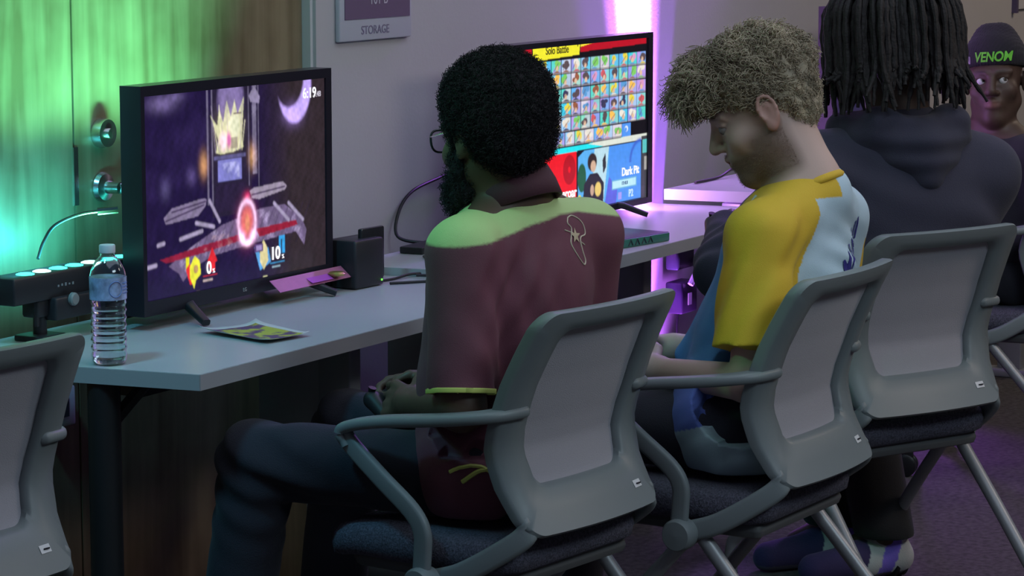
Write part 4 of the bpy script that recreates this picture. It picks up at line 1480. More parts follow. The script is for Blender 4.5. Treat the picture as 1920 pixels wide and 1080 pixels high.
def hand(w, d, palm, side, curl=1.0, k=0.004):
    """w wrist, d finger direction, palm direction the palm faces, side +1 when the thumb lies toward d x palm"""
    w, d, n = np.array(w, float), nrm(d), np.array(palm, float)
    n = nrm(n - d * (n @ d))
    t = np.cross(d, n) * side
    L = []
    kn = w + d * 0.085
    L += [RC(w, w + d * 0.03, 0.026, 0.024, 0.02)]
    for q, (o, ln) in enumerate(((0.030, 0.94), (0.010, 1.04), (-0.010, 0.97), (-0.029, 0.78))):
        b = w + d * (0.084 - 0.004 * abs(q - 1)) + t * o
        L.append(RC(w + d * 0.018 + t * o * 0.55, b, 0.0135, 0.0105, 0.010))
    for q, (o, ln) in enumerate(((0.030, 0.94), (0.010, 1.04), (-0.010, 0.97), (-0.029, 0.78))):
        p = w + d * (0.086 - 0.004 * abs(q - 1)) + t * o
        ang = 0.35 * curl + 0.08 * q
        dirv = d
        for sgl, rr in ((0.042, 0.0088), (0.026, 0.0080), (0.020, 0.0070)):
            a = ang
            dirv = nrm(d * math.cos(a) + n * math.sin(a) + t * (0.05 * (1.5 - q)) * 0.3)
            e = p + dirv * sgl * ln
            L.append(RC(p, e, rr, rr * 0.93, k))
            p = e
            ang += 0.75 * curl
    p = w + d * 0.022 + t * 0.020 + n * 0.006
    for dv, sgl, rr in ((nrm(d * 0.65 + t * 0.75 + n * 0.35), 0.042, 0.0125), (nrm(d * 0.9 + t * 0.35 + n * 0.45), 0.032, 0.0098), (nrm(d * 0.95 - t * 0.05 + n * 0.5), 0.026, 0.0085)):
        e = p + dv * sgl
        L.append(RC(p, e, rr, rr * 0.9, 0.006))
        p = e
    return L


def limbs(j, arm=1.0, leg=1.0):
    """skin primitives of arms, torso and legs"""
    A = axes(j['hd'])
    L = [EL(j['chest'], (0.150, 0.098, 0.17), 0.03, '+', A), EL(j['waist'], (0.135, 0.095, 0.14), 0.04, '+', A),
         EL(j['pelvis'], (0.150, 0.105, 0.10), 0.04, '+', A)]
    for e in 'LR':
        if 'sh' + e not in j:
            continue
        L += [RC(j['neck'], j['sh' + e], 0.045, 0.050, 0.03),
              RC(j['sh' + e], j['el' + e], 0.048 * arm, 0.038 * arm, 0.02),
              RC(j['el' + e], j['wr' + e], 0.040 * arm, 0.027 * arm, 0.015),
              RC(j['hip' + e], j['kn' + e], 0.066 * leg, 0.050 * leg, 0.03),
              RC(j['kn' + e], j['an' + e], 0.048 * leg, 0.036 * leg, 0.02),
              RC(j['an' + e], j['to' + e], 0.034, 0.026, 0.02)]
    return L


def shoe(name, an, toe, material, parent, colf):
    a, t_ = np.array(an, float), np.array(toe, float)
    d = t_ - a
    d[2] = 0
    d = nrm(d)
    h = np.array([a[0], a[1], 0.0]) - d * 0.03
    r = np.array([d[1], -d[0], 0])
    prims = [RC(h + (0, 0, 0.045), h + d * 0.09 + (0, 0, 0.045), 0.040, 0.044, 0.02),
             RC(h + d * 0.09 + (0, 0, 0.042), h + d * 0.215 + (0, 0, 0.034), 0.044, 0.036, 0.02),
             RC(h + (0, 0, 0.05), a + (0, 0, 0.015), 0.038, 0.044, 0.02),
             PL((0, 0, 0.004), (0, 0, -1))]
    return adopt(blob(name, prims, material, None, 0.005, lambda v: colf(v, h, d)), parent)


def folds(amp, sets, seed=0):
    def f(P):
        o = amp * 0.55 * fnoise(P, 30, seed) + amp * 0.30 * fnoise(P, 70, seed + 3)
        for c, dr_, wl, rad, a in sets:
            q = P - np.array(c)
            w_ = np.exp(-(q * q).sum(1) / rad ** 2)
            ph = q @ nrm(dr_) * 2 * math.pi / wl + 1.5 * fnoise(P, 14, seed + 7)
            o += a * w_ * np.sin(ph)
        return o
    return f


def cast(bvh, o, d, off=0.0012):
    h = bvh.ray_cast(Vector(o), Vector(d).normalized())
    if h[0] is None:
        h = bvh.find_nearest(Vector(o))
    n = h[1]
    if n.dot(Vector(d)) > 0:
        n = -n
    return h[0] + n * off


def decal_text(name, body, size, org, xd, up, d, bvh, material, parent, off=0.0015, bold=0.0, sx=1.0, shear=0.0):
    c = bpy.data.curves.new(name, 'FONT')
    c.body = body
    c.size = size
    c.align_x = 'CENTER'
    c.align_y = 'CENTER'
    c.offset = bold
    c.shear = shear
    o = bpy.data.objects.new(name, c)
    col.objects.link(o)
    bpy.context.view_layer.update()
    me = bpy.data.meshes.new_from_object(o.evaluated_get(bpy.context.evaluated_depsgraph_get()))
    bpy.data.objects.remove(o)
    import bmesh
    bm = bmesh.new()
    bm.from_mesh(me)
    bmesh.ops.triangulate(bm, faces=bm.faces)
    bmesh.ops.subdivide_edges(bm, edges=[e for e in bm.edges if e.calc_length() > size * 0.15], cuts=2)
    bmesh.ops.triangulate(bm, faces=bm.faces)
    org, xd, up, d = Vector(org), Vector(xd).normalized(), Vector(up).normalized(), Vector(d).normalized()
    for v in bm.verts:
        v.co = cast(bvh, org + xd * v.co.x * sx + up * v.co.y - d * 0.3, d, off)
    bm.to_mesh(me)
    me.materials.clear()
    me.materials.append(material)
    o = bpy.data.objects.new(name, me)
    col.objects.link(o)
    o.parent = parent
    return o


def gamepad(label, c, hd, tilt=20):
    t = thing('game_controller', label, 'controller', c, 0)
    A = axes(hd, tilt)
    w = lambda x, y, z: np.array(c) + A @ np.array([x, y, z])
    pr = [EL(w(0, 0, 0), (0.052, 0.030, 0.014), 0.01, '+', A), RC(w(-0.045, 0, 0), w(-0.062, -0.045, -0.006), 0.017, 0.013, 0.012), RC(w(0.045, 0, 0), w(0.062, -0.045, -0.006), 0.017, 0.013, 0.012)]
    adopt(blob('controller_body', pr, M['plastic'], None, 0.003), t)
    for x, y in ((-0.045, 0.008), (0.022, -0.012)):
        adopt(MB().tube([w(x, y, 0.008), w(x, y, 0.022)], [0.005, 0.008], 12).build('thumbstick', M['rubber'], None), t)
    return t


def person(label, loc):
    return thing('person', label, 'person', loc)


def ribbon(name, pts, r, material, parent, bvh, d=None, off=0.0):
    P = catmull(pts, 6)
    Q = []
    for p in P:
        if d is not None:
            Q.append(cast(bvh, p - Vector(d).normalized() * 0.3, d, off))
        else:
            h = bvh.find_nearest(p)
            Q.append(h[0] + h[1] * off)
    return MB().tube(Q, r, 6).build(name, material, parent)


# ---- the man in the maroon shirt -------------------------------------------------
pa = person('seated man seen from behind with black afro, beard, glasses and maroon shirt with lime yoke', (4.30, 2.40, 0))
J = dict(hd=82, neck=(4.305, 2.385, 1.040), chest=(4.325, 2.405, 0.865), waist=(4.320, 2.420, 0.70), pelvis=(4.315, 2.405, 0.555),
         shL=(4.155, 2.400, 0.950), shR=(4.515, 2.350, 0.945), elL=(4.105, 2.375, 0.690), elR=(4.54, 2.375, 0.70),
         wrL=(4.255, 2.565, 0.655), wrR=(4.425, 2.575, 0.66), hipL=(4.215, 2.415, 0.545), hipR=(4.405, 2.40, 0.545),
         knL=(4.085, 2.790, 0.560), knR=(4.43, 2.81, 0.56), anL=(4.055, 2.850, 0.095), anR=(4.44, 2.88, 0.095),
         toL=(4.04, 2.96, 0.035), toR=(4.46, 2.99, 0.035))
J = {k: (v if k == 'hd' else np.array(v, float)) for k, v in J.items()}
HA = Head((4.285, 2.415, 1.150), 68, -10, 0, 1.0)
SKA = (0.105, 0.060, 0.042)
pr = limbs(J, 1.05, 1.0) + HA.prims(J['neck'], 0.058)
pr += hand(J['wrL'], (0.42, 0.80, -0.05), (0.7, -0.3, -0.45), -1, 0.8) + hand(J['wrR'], (-0.35, 0.85, -0.05), (-0.7, -0.3, -0.45), 1, 0.8)
adopt(blob('body', pr, M['skinA'], None, 0.0042, SKA), pa)
HA.eyes(pa)
# afro and beard
def afro_disp(P):
    return 0.0045 * fnoise(P, 95, 21) + 0.003 * fnoise(P, 210, 22) + 0.002 * fnoise(P, 420, 23)
hp = [HA.el((0, -0.024, 0.056), (0.094, 0.102, 0.090), 0.02), HA.el((0, -0.052, 0.005), (0.086, 0.064, 0.080), 0.03),
      HA.rc((-0.074, 0.010, 0.02), (-0.072, 0.018, -0.02), 0.014, 0.008, 0.02), HA.rc((0.074, 0.010, 0.02), (0.072, 0.018, -0.02), 0.014, 0.008, 0.02),
      HA.el((0, 0.125, 0.005), (0.075, 0.055, 0.050), 0.01, '-'), HA.el((-0.094, -0.012, -0.022), (0.020, 0.022, 0.034), 0.008, '-'), HA.el((0.094, -0.012, -0.022), (0.020, 0.022, 0.034), 0.008, '-')]
afro = adopt(blob('hair', hp, M['hairblack'], None, 0.004, (0.013, 0.011, 0.012), afro_disp), pa)


def fuzz(name, base, n, ln, r, material, parent, seed, curl=0.004, keep=None, steps=6):
    rg = np.random.default_rng(seed)
    me = base.data
    nv = len(me.vertices)
    co = np.zeros(nv * 3)
    me.vertices.foreach_get('co', co)
    co = co.reshape(-1, 3)
    no = np.zeros(nv * 3)
    me.vertices.foreach_get('normal', no)
    no = no.reshape(-1, 3)
    idx = np.arange(nv)
    if keep is not None:
        idx = idx[keep(co)]
    pick = rg.choice(idx, min(n, len(idx)), replace=False)
    C = []
    s = np.linspace(0, 1, steps)[:, None]
    for i in pick:
        p, d = co[i], nrm(no[i] + rg.normal(size=3) * 0.35)
        a = nrm(np.cross(d, (0.3, 0.5, 0.8)))
        b = np.cross(d, a)
        ph = rg.random() * 6.28
        l = ln * (0.6 + 0.8 * rg.random())
        tt = s * 2 * math.pi * 1.3 + ph
        C.append((p - d * 0.002 + d * l * s + (a * np.cos(tt) + b * np.sin(tt)) * curl * np.sqrt(s), r, r * 0.5))
    return adopt(strands(name, C, material, None, 3), parent)


fuzz('hair_curls', afro, 9000, 0.012, 0.0009, M['hairblack'], pa, 3)
bp_ = [HA.rc((-0.068, 0.012, -0.035), (-0.050, 0.030, -0.085), 0.016, 0.030, 0.02), HA.rc((0.068, 0.012, -0.035), (0.050, 0.030, -0.085), 0.016, 0.030, 0.02),
       HA.rc((-0.036, 0.050, -0.105), (0.036, 0.050, -0.105), 0.036, 0.036, 0.03), HA.rc((0, 0.060, -0.105), (0, 0.062, -0.138), 0.036, 0.028, 0.03),
       HA.rc((-0.024, 0.094, -0.050), (0.024, 0.094, -0.050), 0.006, 0.006, 0.01)]
beard = adopt(blob('beard', bp_, M['hairblack'], None, 0.004, (0.013, 0.011, 0.012), afro_disp), pa)
fuzz('beard_curls', beard, 2600, 0.012, 0.0009, M['hairblack'], pa, 4)
# glasses
gl = MB()
for e in (-1, 1):
    pts = []
    for q in range(25):
        a = 2 * math.pi * q / 24
        pts.append(HA.w(e * 0.033 + 0.026 * math.copysign(abs(math.cos(a)) ** 0.7, math.cos(a)), 0.116 - 0.010 * abs(e * 0.033 + 0.026 * math.cos(a)) / 0.05, 0.002 + 0.020 * math.copysign(abs(math.sin(a)) ** 0.8, math.sin(a))))
    gl.tube(pts, 0.0022, 8)
gl.tube([HA.w(-0.008, 0.114, 0.008), HA.w(0, 0.117, 0.010), HA.w(0.008, 0.114, 0.008)], 0.0016, 6)
glo = adopt(gl.build('glasses', M['plastic'], None), pa)
for e in (-1, 1):
    MB().tube([HA.w(e * 0.058, 0.106, 0.010), HA.w(e * 0.078, 0.06, 0.010), HA.w(e * 0.083, 0.0, 0.012), HA.w(e * 0.083, -0.02, -0.002)], 0.0015, 6).build('glasses_arm', M['chrome'], glo)

# shirt
A_ = axes(82)
def shirt_col_A(v):
    q = (v - J['chest']) @ A_
    s, dpt, z = q[:, 0], q[:, 1], v[:, 2]
    zb = np.interp(s, [-0.26, -0.19, -0.13, -0.05, 0.03, 0.10, 0.20, 0.26], [0.968, 0.975, 0.982, 0.999, 1.008, 1.006, 0.990, 0.98])
    zf = 0.965
    b = np.where(dpt < 0.06, zb, zf)
    c = np.tile(np.array((0.150, 0.042, 0.068)), (len(v), 1))
    m = np.clip((z - b) / 0.004 + 0.5, 0, 1)[:, None]
    c = c * (1 - m) + np.array((0.50, 0.66, 0.28)) * m
    return c
sh = [RC(J['hipL'] + (-0.004, -0.01, 0.0), J['hipR'], 0.096, 0.096, 0.05), EL(J['chest'] + (0, -0.005, 0.0), (0.190, 0.128, 0.185), 0.03, '+', A_), EL(J['waist'] + (0, 0.0, 0.0), (0.182, 0.125, 0.18), 0.05, '+', A_),
      EL(J['pelvis'] + (0.0, -0.005, 0.02), (0.208, 0.134, 0.125), 0.05, '+', A_),
      RC(J['neck'] + (0, -0.005, -0.045), J['shL'] + (0.01, 0, 0.0), 0.062, 0.062, 0.03), RC(J['neck'] + (0, -0.005, -0.045), J['shR'], 0.062, 0.064, 0.03),
      RC(J['shL'], J['elL'] + (-0.002, 0.002, 0.01), 0.064, 0.060, 0.03), RC(J['shR'], J['elR'] + (0, 0, 0.01), 0.070, 0.064, 0.03)]
for e in 'LR':
    ax_ = nrm(J['el' + e] - J['sh' + e])
    cut = J['el' + e] - ax_ * 0.01
# sleeve ends are cut by planes that only touch the arms, through separate sleeve solids
def cut_sleeves(prims, J, back, r=0.09):
    def f(P):
        d = ev(P, prims)
        for e in 'LR':
            if 'el' + e not in J:
                continue
            a, b = J['sh' + e], J['el' + e]
            ax = nrm(b - a)
            tilt = ax
            pl = (P - (b - ax * back)) @ tilt
            near = np.clip((np.linalg.norm(P - b, axis=1) - r) / 0.02, 0, 1)
            d = np.where(near < 1, np.maximum(d, pl - near * 0.3), d)
        return d
    return f
fA = folds(0.0045, [((4.12, 2.38, 0.72), (0.45, 0.5, 1), 0.07, 0.08, 0.0018), ((4.19, 2.33, 0.80), (0.9, 0.1, 0.35), 0.06, 0.12, 0.003), ((4.20, 2.33, 0.90), (0.8, 0.1, -0.5), 0.05, 0.09, 0.0035), ((4.36, 2.28, 0.62), (0.3, 0.1, 1), 0.06, 0.12, 0.005), ((4.17, 2.34, 0.56), (0.9, 0.2, 0.4), 0.05, 0.10, 0.006)], 31)
core = cut_sleeves(sh + [PL((4.3, 2.4, 0.485), (0, 0.0, -1))], J, 0.026)
v_, q_ = surf(lambda P: core(P) - fA(P), (3.98, 2.17, 0.47), (4.68, 2.62, 1.13), 0.004)
shA = adopt(mesh_obj('shirt', v_, q_, M['cloth'], None, True, shirt_col_A(v_)), pa)
bvA = bvh_of(shA)
# collar
def collar(name, c, hd, rx, ry, h, tilt, material, parent, col_=(0.07, 0.02, 0.03), gap=40, flare=0.010):
    A = axes(hd, tilt)
    vs_, fs_ = [], []
    n = 44
    angs = [math.radians(90 + gap / 2 + (360 - gap) * i / n) for i in range(n + 1)]
    sec = [(0.0, 0.0), (0.004, 0.5), (0.001, 0.95), (-0.003, 1.0), (-0.006, 0.5), (-0.005, 0.0)]
    for a in angs:
        for o, z in sec:
            fl = flare * (1 - z) ** 1.5
            vs_.append(np.array(c) + A @ np.array([(rx + o + fl) * math.cos(a), (ry + o + fl) * math.sin(a), h * (z - 0.5)]))
    m = len(sec)
    for i in range(n):
        for k in range(m):
            fs_.append((i * m + k, (i + 1) * m + k, (i + 1) * m + (k + 1) % m, i * m + (k + 1) % m))
    fs_ += [tuple(range(m)), tuple(n * m + k for k in range(m))[::-1]]
    return adopt(mesh_obj(name, vs_, fs_, material, None, True, np.tile(np.array(col_), (len(vs_), 1))), parent)
collar('collar', J['neck'] + (0.0, 0.002, 0.006), 80, 0.076, 0.076, 0.060, -24, M['cloth'], pa, (0.075, 0.022, 0.036))
# trims
for e, sg_ in (('L', -1), ('R', 1)):
    a, b = J['sh' + e], J['el' + e]
    ax = nrm(b - a)
    c0 = b - ax * 0.028
    u1 = nrm(np.cross(ax, (0, 1, 0.1)))
    u2 = np.cross(ax, u1)
    pts = []
    for k in range(33):
        an = 2 * math.pi * k / 32
        q = c0 + (u1 * math.cos(an) + u2 * math.sin(an)) * 0.09
        h = bvA.ray_cast(Vector(q), Vector(c0 - q).normalized())
        pts.append(h[0] + h[1] * 0.0008 if h[0] is not None and (h[0] - Vector(c0)).length < 0.066 else Vector(c0 + (u1 * math.cos(an) + u2 * math.sin(an)) * 0.061))
    MB().tube(pts, 1.0, prof=rprof(0.009, 0.004, 0.0015), up=tuple(ax)).build('sleeve_trim', M['lime'], shA)
ribbon('side_trim', [(4.16, 2.22, 0.735), (4.150, 2.25, 0.70), (4.130, 2.28, 0.672), (4.11, 2.33, 0.66)], 0.0028, M['lime'], shA, bvA)
ribbon('hem_trim', [(4.14, 2.27, 0.615), (4.12, 2.30, 0.597), (4.10, 2.34, 0.578), (4.09, 2.37, 0.555)], 0.0042, M['lime'], shA, bvA)
ribbon('hem_trim', [(4.112, 2.315, 0.590), (4.10, 2.345, 0.592), (4.09, 2.375, 0.585), (4.085, 2.395, 0.575)], 0.0038, M['lime'], shA, bvA)
# emblem on the back: a loose outline around a star
ux = Vector((math.cos(math.radians(-10)), math.sin(math.radians(-10)), 0))
EC = Vector((4.368, 2.25, 0.960))
def eb(px, py):
    return EC + ux * ((px - 872) * 0.5 * 0.00138) + Vector((0, 0, -(py - 895) * 0.5 * 0.00096))
fd = Vector((0.17, 0.985, 0))
ol = [(850, 812), (875, 808), (905, 825), (920, 850), (918, 882), (893, 888), (884, 905), (886, 945), (890, 975), (877, 988), (860, 972), (838, 935), (828, 903), (838, 880), (851, 850), (840, 830), (850, 812)]
ribbon('emblem_outline', [eb(*q) for q in ol], 0.0013, M['cream'], shA, bvA, fd, 0.0006)
ribbon('emblem_outline', [eb(816, 852), eb(838, 862), eb(852, 868)], 0.0012, M['cream'], shA, bvA, fd, 0.0006)
ribbon('emblem_outline', [eb(884, 905), eb(900, 916), eb(906, 920)], 0.0012, M['cream'], shA, bvA, fd, 0.0006)
sv = [cast(bvA, eb(861, 880) - fd * 0.3, fd, 0.0025)]
for k in range(10):
    rr = 27 if k % 2 == 0 else 11
    a = math.radians(-90 + 36 * k + 8)
    sv.append(cast(bvA, eb(861 + rr * math.cos(a), 880 + rr * math.sin(a) * 1.1) - fd * 0.3, fd, 0.0018))
mesh_obj('emblem_star', sv, [(0, 1 + k, 1 + (k + 1) % 10) for k in range(10)], M['gold'], shA)


def trousers(j, color, material, parent, rt=0.088, rk=0.070, ra=0.062, seed=5, res=0.005, top=0.66, cuff=0.0, name='trousers'):
    A = axes(j['hd'])
    L = [EL(j['pelvis'] + (0, 0, 0), (0.150, 0.112, 0.095), 0.04, '+', A), RC(j['pelvis'], j['waist'], 0.11, 0.105, 0.03)]
    for e in 'LR':
        L += [RC(j['hip' + e], j['kn' + e], rt, rk, 0.03), RC(j['kn' + e], j['an' + e] + (0, 0, cuff), rk * 0.97, ra, 0.02)]
    L += [PL((0, 0, 0.10 + cuff), (0, 0, -1)), PL((0, 0, top), (0, 0, 1))]
    fl = folds(0.004, [(j['knL'], (0.3, 0.5, -1), 0.05, 0.12, 0.006), (j['hipL'], (0.6, 1, 0.2), 0.06, 0.12, 0.005), (j['knR'], (0.3, 0.5, -1), 0.05, 0.12, 0.005)], seed)
    return adopt(blob(name, L, material, None, res, color, fl), parent)


trousers(J, (0.015, 0.016, 0.027), M['cotton'], pa, rt=0.076)
for e in 'LR':
    shoe('shoe', J['an' + e], J['to' + e], M['cotton'], pa, lambda v, h, d: np.where((v[:, 2:3] < 0.02), (0.3, 0.3, 0.3), (0.03, 0.03, 0.03)))
gamepad('black game controller held in the lap of the man in maroon', (4.345, 2.675, 0.645), 85)

# ---- the blond person ------------------------------------------------------------
pb_ = person('seated blond curly-haired person in profile, looking down, in a yellow, white and blue jersey', (4.90, 2.15, 0))
K = dict(hd=92, neck=(4.950, 2.085, 1.015), chest=(4.945, 2.137, 0.845), waist=(4.92, 2.185, 0.69), pelvis=(4.885, 2.195, 0.555),
         shL=(4.775, 2.110, 0.930), shR=(5.12, 2.105, 0.935), elL=(4.700, 2.100, 0.665), elR=(5.17, 2.15, 0.67),
         wrL=(4.825, 2.350, 0.650), wrR=(5.00, 2.40, 0.665), hipL=(4.79, 2.165, 0.545), hipR=(4.98, 2.165, 0.545),
         knL=(4.740, 2.590, 0.555), knR=(5.02, 2.60, 0.555), anL=(4.75, 2.62, 0.095), anR=(5.02, 2.64, 0.095),
         toL=(4.73, 2.73, 0.035), toR=(5.03, 2.75, 0.035))
K = {k: (v if k == 'hd' else np.array(v, float)) for k, v in K.items()}
HB = Head((4.945, 2.185, 1.160), 113, -27, 0, 1.03)
def skin_col_B(v):
    c = np.tile(np.array((0.56, 0.39, 0.335)), (len(v), 1))
    q = HB.local(v)
    hm = (np.linalg.norm(q, axis=1) < 0.19)
    x, y, z = np.abs(q[:, 0]), q[:, 1], q[:, 2]
    # short brown beard on jaw, chin and upper lip
    jaw = np.clip((-0.048 - z - 0.55 * np.clip(0.035 - y, -0.1, 1) * 0 + 0.10 * (y < 0.03) * 0) / 0.018, 0, 1)
    side = np.clip((0.052 - np.abs(y - 0.012)) / 0.02, 0, 1) * np.clip((-0.012 - z) / 0.03, 0, 1) * np.clip((x - 0.048) / 0.012, 0, 1)
    lip = np.clip(1 - (np.hypot((z + 0.050) / 0.008, x / 0.028)), 0, 1) * (y > 0.085)
    m = np.maximum(np.maximum(jaw * np.clip((y + 0.010 - 0.25 * (z + 0.08)) / 0.035, 0, 1), side * 0.9), lip * 1.2) * hm * np.clip((z + 0.135) / 0.02, 0, 1)
    m *= 1 - np.clip(1 - np.hypot((z + 0.064) / 0.010, x / 0.021), 0, 1) * 2 * (y > 0.085)
    m = np.clip(m, 0, 1)[:, None] * 0.78
    c = c * (1 - m) + np.array((0.16, 0.10, 0.075)) * m
    l = (np.clip(1.25 - np.hypot((z + 0.064) / 0.010, x / 0.019), 0, 1) * (y > 0.088) * hm)[:, None]
    c = c * (1 - l) + np.array((0.42, 0.19, 0.17)) * l
    b = (np.clip(1.3 - np.hypot((z - 0.027 + 0.25 * (x - 0.03) ** 1) / 0.0045, (x - 0.030) / 0.020), 0, 1) * (y > 0.06) * hm)[:, None] * 0.8
    c = c * (1 - b) + np.array((0.15, 0.09, 0.06)) * b
    e = (((np.abs(q[:, 1] + 0.012) < 0.03) & (x > 0.076) & (np.abs(z) < 0.045)) * hm)[:, None] * 0.5
    c = c * (1 - e) + np.array((0.55, 0.25, 0.20)) * e
    return c
pr = limbs(K, 0.92, 1.0) + HB.prims(K['neck'], 0.058, 1.0, 0.9)
pr += hand(K['wrL'], (0.38, 0.86, -0.05), (0.7, -0.3, -0.45), -1, 0.8) + hand(K['wrR'], (-0.35, 0.85, -0.05), (-0.7, -0.3, -0.45), 1, 0.8)
bodyB = adopt(blob('body', pr, M['skin'], None, 0.0036, skin_col_B), pb_)
HB.eyes(pb_, (0, 1, -0.5), (0.30, 0.27, 0.26), (0.05, 0.05, 0.05))
fuzz('beard', bodyB, 2600, 0.0055, 0.0003, M['beardblond'], pb_, 12, 0.001, lambda c: np.abs(skin_col_B(c)[:, 0] - 0.22) < 0.08, 4)
# hair: a soft cap under several hundred loose curls
hb_ = [HB.el((0, -0.024, 0.056), (0.086, 0.102, 0.092), 0.02), HB.el((0, -0.060, 0.0), (0.067, 0.052, 0.072), 0.03), HB.el((0, 0.062, 0.092), (0.066, 0.052, 0.044), 0.03), HB.el((0, 0.108, 0.068), (0.050, 0.026, 0.034), 0.02),
       HB.el((0, 0.135, 0.015), (0.085, 0.055, 0.055), 0.01, '-'), HB.el((-0.094, -0.006, -0.018), (0.022, 0.026, 0.034), 0.006, '-'), HB.el((0.094, -0.006, -0.018), (0.022, 0.026, 0.034), 0.006, '-')]
hcap = adopt(blob('hair', hb_, M['hairblond'], None, 0.004, (0.3, 0.25, 0.15), lambda P: 0.013 * fnoise(P, 95, 41) * np.clip((HB.local(P)[:, 2] + 0.02) / 0.08, 0.15, 1) + 0.006 * fnoise(P, 230, 42) + 0.003 * fnoise(P, 480, 43)), pb_)
rg = np.random.default_rng(77)
co = np.array([v.co for v in hcap.data.vertices])
no = np.array([v.normal for v in hcap.data.vertices])
lq = HB.local(co)
CL = []
mats_hair = []
for i in rg.choice(len(co), 6500, replace=False):
    x, y, z = lq[i]
    if z < -0.01 and y > -0.03:
        continue
    p, d = co[i], no[i]
    top_ = np.clip((z - 0.02) / 0.06, 0, 1)
    L_ = (0.009 + 0.019 * top_) * (0.7 + 0.6 * rg.random())
    flow = HB.A @ nrm((0.2 * rg.normal(), 0.9 * top_ + (-0.2), 0.25 - 1.0 * (1 - top_)))
    if y > 0.05 and z > 0.05:
        L_ *= 1.35
    # curls gather in locks that share phase
    cell_ = np.floor(np.array([x, y, z]) / 0.024).astype(int)
    hsh = (cell_[0] * 73856093 ^ cell_[1] * 19349663 ^ cell_[2] * 83492791) % 1000
    rl = np.random.default_rng(int(hsh) + 5)
    ph = rl.random() * 6.28 + rg.normal() * 0.5
    tw = (1.0 + 0.9 * rl.random())
    bend = nrm(rl.normal(size=3)) * 0.55
    d2 = nrm(d * (0.75 + 0.3 * top_) + flow * 0.55 + bend)
    a = nrm(np.cross(d2, (0.31, 0.57, 0.76)))
    b = np.cross(d2, a)
    s = np.linspace(0, 1, 11)[:, None]
    R_ = 0.0062 * (0.5 + 0.5 * top_)
    tt = s * 2 * math.pi * tw + ph
    sag = HB.A @ np.array([0, 0.3, -0.5])
    P = p - d * 0.004 + d2 * L_ * s + (a * np.cos(tt) + b * np.sin(tt)) * R_ * np.minimum(s * 3, 1) + sag * (L_ * 0.5) * s ** 2
    CL.append((P, 0.0012, 0.0006))
adopt(strands('hair_curls', CL, M['hairblond'], None, 4), pb_)
# forelock hanging over the forehead
FL = []
for k in range(420):
    x0 = rg.normal() * 0.028
    p0 = HB.w(x0, 0.085 + 0.012 * rg.normal(), 0.095 + 0.012 * rg.normal())
    p1 = HB.w(x0 * 1.1, 0.128 + 0.010 * rg.normal(), 0.085 + 0.012 * rg.normal())
    p2 = HB.w(x0 * 1.1 + 0.004 * rg.normal(), 0.138 + 0.008 * rg.normal(), 0.052 + 0.012 * rg.normal())
    s = np.linspace(0, 1, 12)[:, None]
    P = (1 - s) ** 2 * p0 + 2 * s * (1 - s) * p1 + s * s * p2
    ph = 3 * rg.random()
    P = P + (HB.A[:, 0] * np.cos(s * 9 + ph) + HB.A[:, 2] * np.sin(s * 9 + ph)) * 0.006 * s
    FL.append((P, 0.0012, 0.0005))
adopt(strands('forelock', FL, M['hairblond'], None, 4), pb_)

B_ = axes(92)
def shirt_col_B(v):
    q = (v - K['chest']) @ B_
    s, d, z = q[:, 0], q[:, 1], v[:, 2]
    Y, Wt, Bl, Bd = np.array((0.72, 0.46, 0.030)), np.array((0.52, 0.68, 0.78)), np.array((0.07, 0.24, 0.52)), np.array((0.10, 0.16, 0.50))
    c = np.tile(Wt, (len(v), 1))
    # distance from the arm axes decides sleeve against body
    def seg(a, b):
        ab = b - a
        h = np.clip((v - a) @ ab / (ab @ ab), 0, 1)
        return np.linalg.norm(v - a - h[:, None] * ab, axis=1), h
    dL, hL = seg(K['shL'], K['elL'])
    dR, hR = seg(K['shR'], K['elR'])
    arm = ((dL < 0.082) & (s < -0.115)) | ((dR < 0.082) & (s > 0.19) & (hR > 0.12))
    yoke = (-s > 0.085 + 0.5 * np.clip(0.97 - z, 0, 0.12)) & (z > 0.84)
    front = (d > 0.035) & (~arm)
    c[yoke | ((z > 1.000) & (s < -0.02))] = Y
    c[front] = Bl
    c[front & (z > 0.95)] = Y
    c[arm] = Y
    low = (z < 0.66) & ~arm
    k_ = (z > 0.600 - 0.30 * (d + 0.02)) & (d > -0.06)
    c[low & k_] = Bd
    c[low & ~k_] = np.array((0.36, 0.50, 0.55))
    return c
shb = [EL(K['chest'] + (0, -0.008, 0.0), (0.172, 0.125, 0.180), 0.03, '+', B_), EL(K['waist'], (0.158, 0.112, 0.16), 0.05, '+', B_),
       EL(K['pelvis'] + (0.0, 0.0, 0.02), (0.200, 0.128, 0.125), 0.05, '+', B_), RC((4.93, 2.21, 0.77), (4.905, 2.325, 0.672), 0.055, 0.022, 0.05), RC(K['hipL'] + (-0.005, 0.0, 0.0), K['hipR'] + (0, 0, 0), 0.096, 0.096, 0.05),
       RC(K['neck'] + (0.006, -0.010, -0.020), K['shL'], 0.064, 0.062, 0.03), RC(K['neck'] + (0.006, -0.010, -0.020), K['shR'], 0.064, 0.062, 0.03),
       RC(K['shL'], K['elL'] + (-0.004, 0, 0.01), 0.066, 0.072, 0.03), RC(K['shR'], K['elR'] + (0, 0, 0.01), 0.066, 0.070, 0.03),
       PL((0, 0, 0.482), (0, 0, -1))]
coreB = cut_sleeves(shb, K, 0.062, 0.115)
fB = folds(0.003, [((4.73, 2.10, 0.80), (0.3, 1.0, 0.25), 0.055, 0.12, 0.0045), ((4.79, 2.07, 0.92), (0.7, 0.2, -0.6), 0.05, 0.08, 0.003), ((4.80, 2.10, 0.56), (0.5, 0.5, 1), 0.045, 0.12, 0.007), ((4.98, 2.00, 0.86), (0.4, 0.0, 1), 0.05, 0.10, 0.004)], 51)
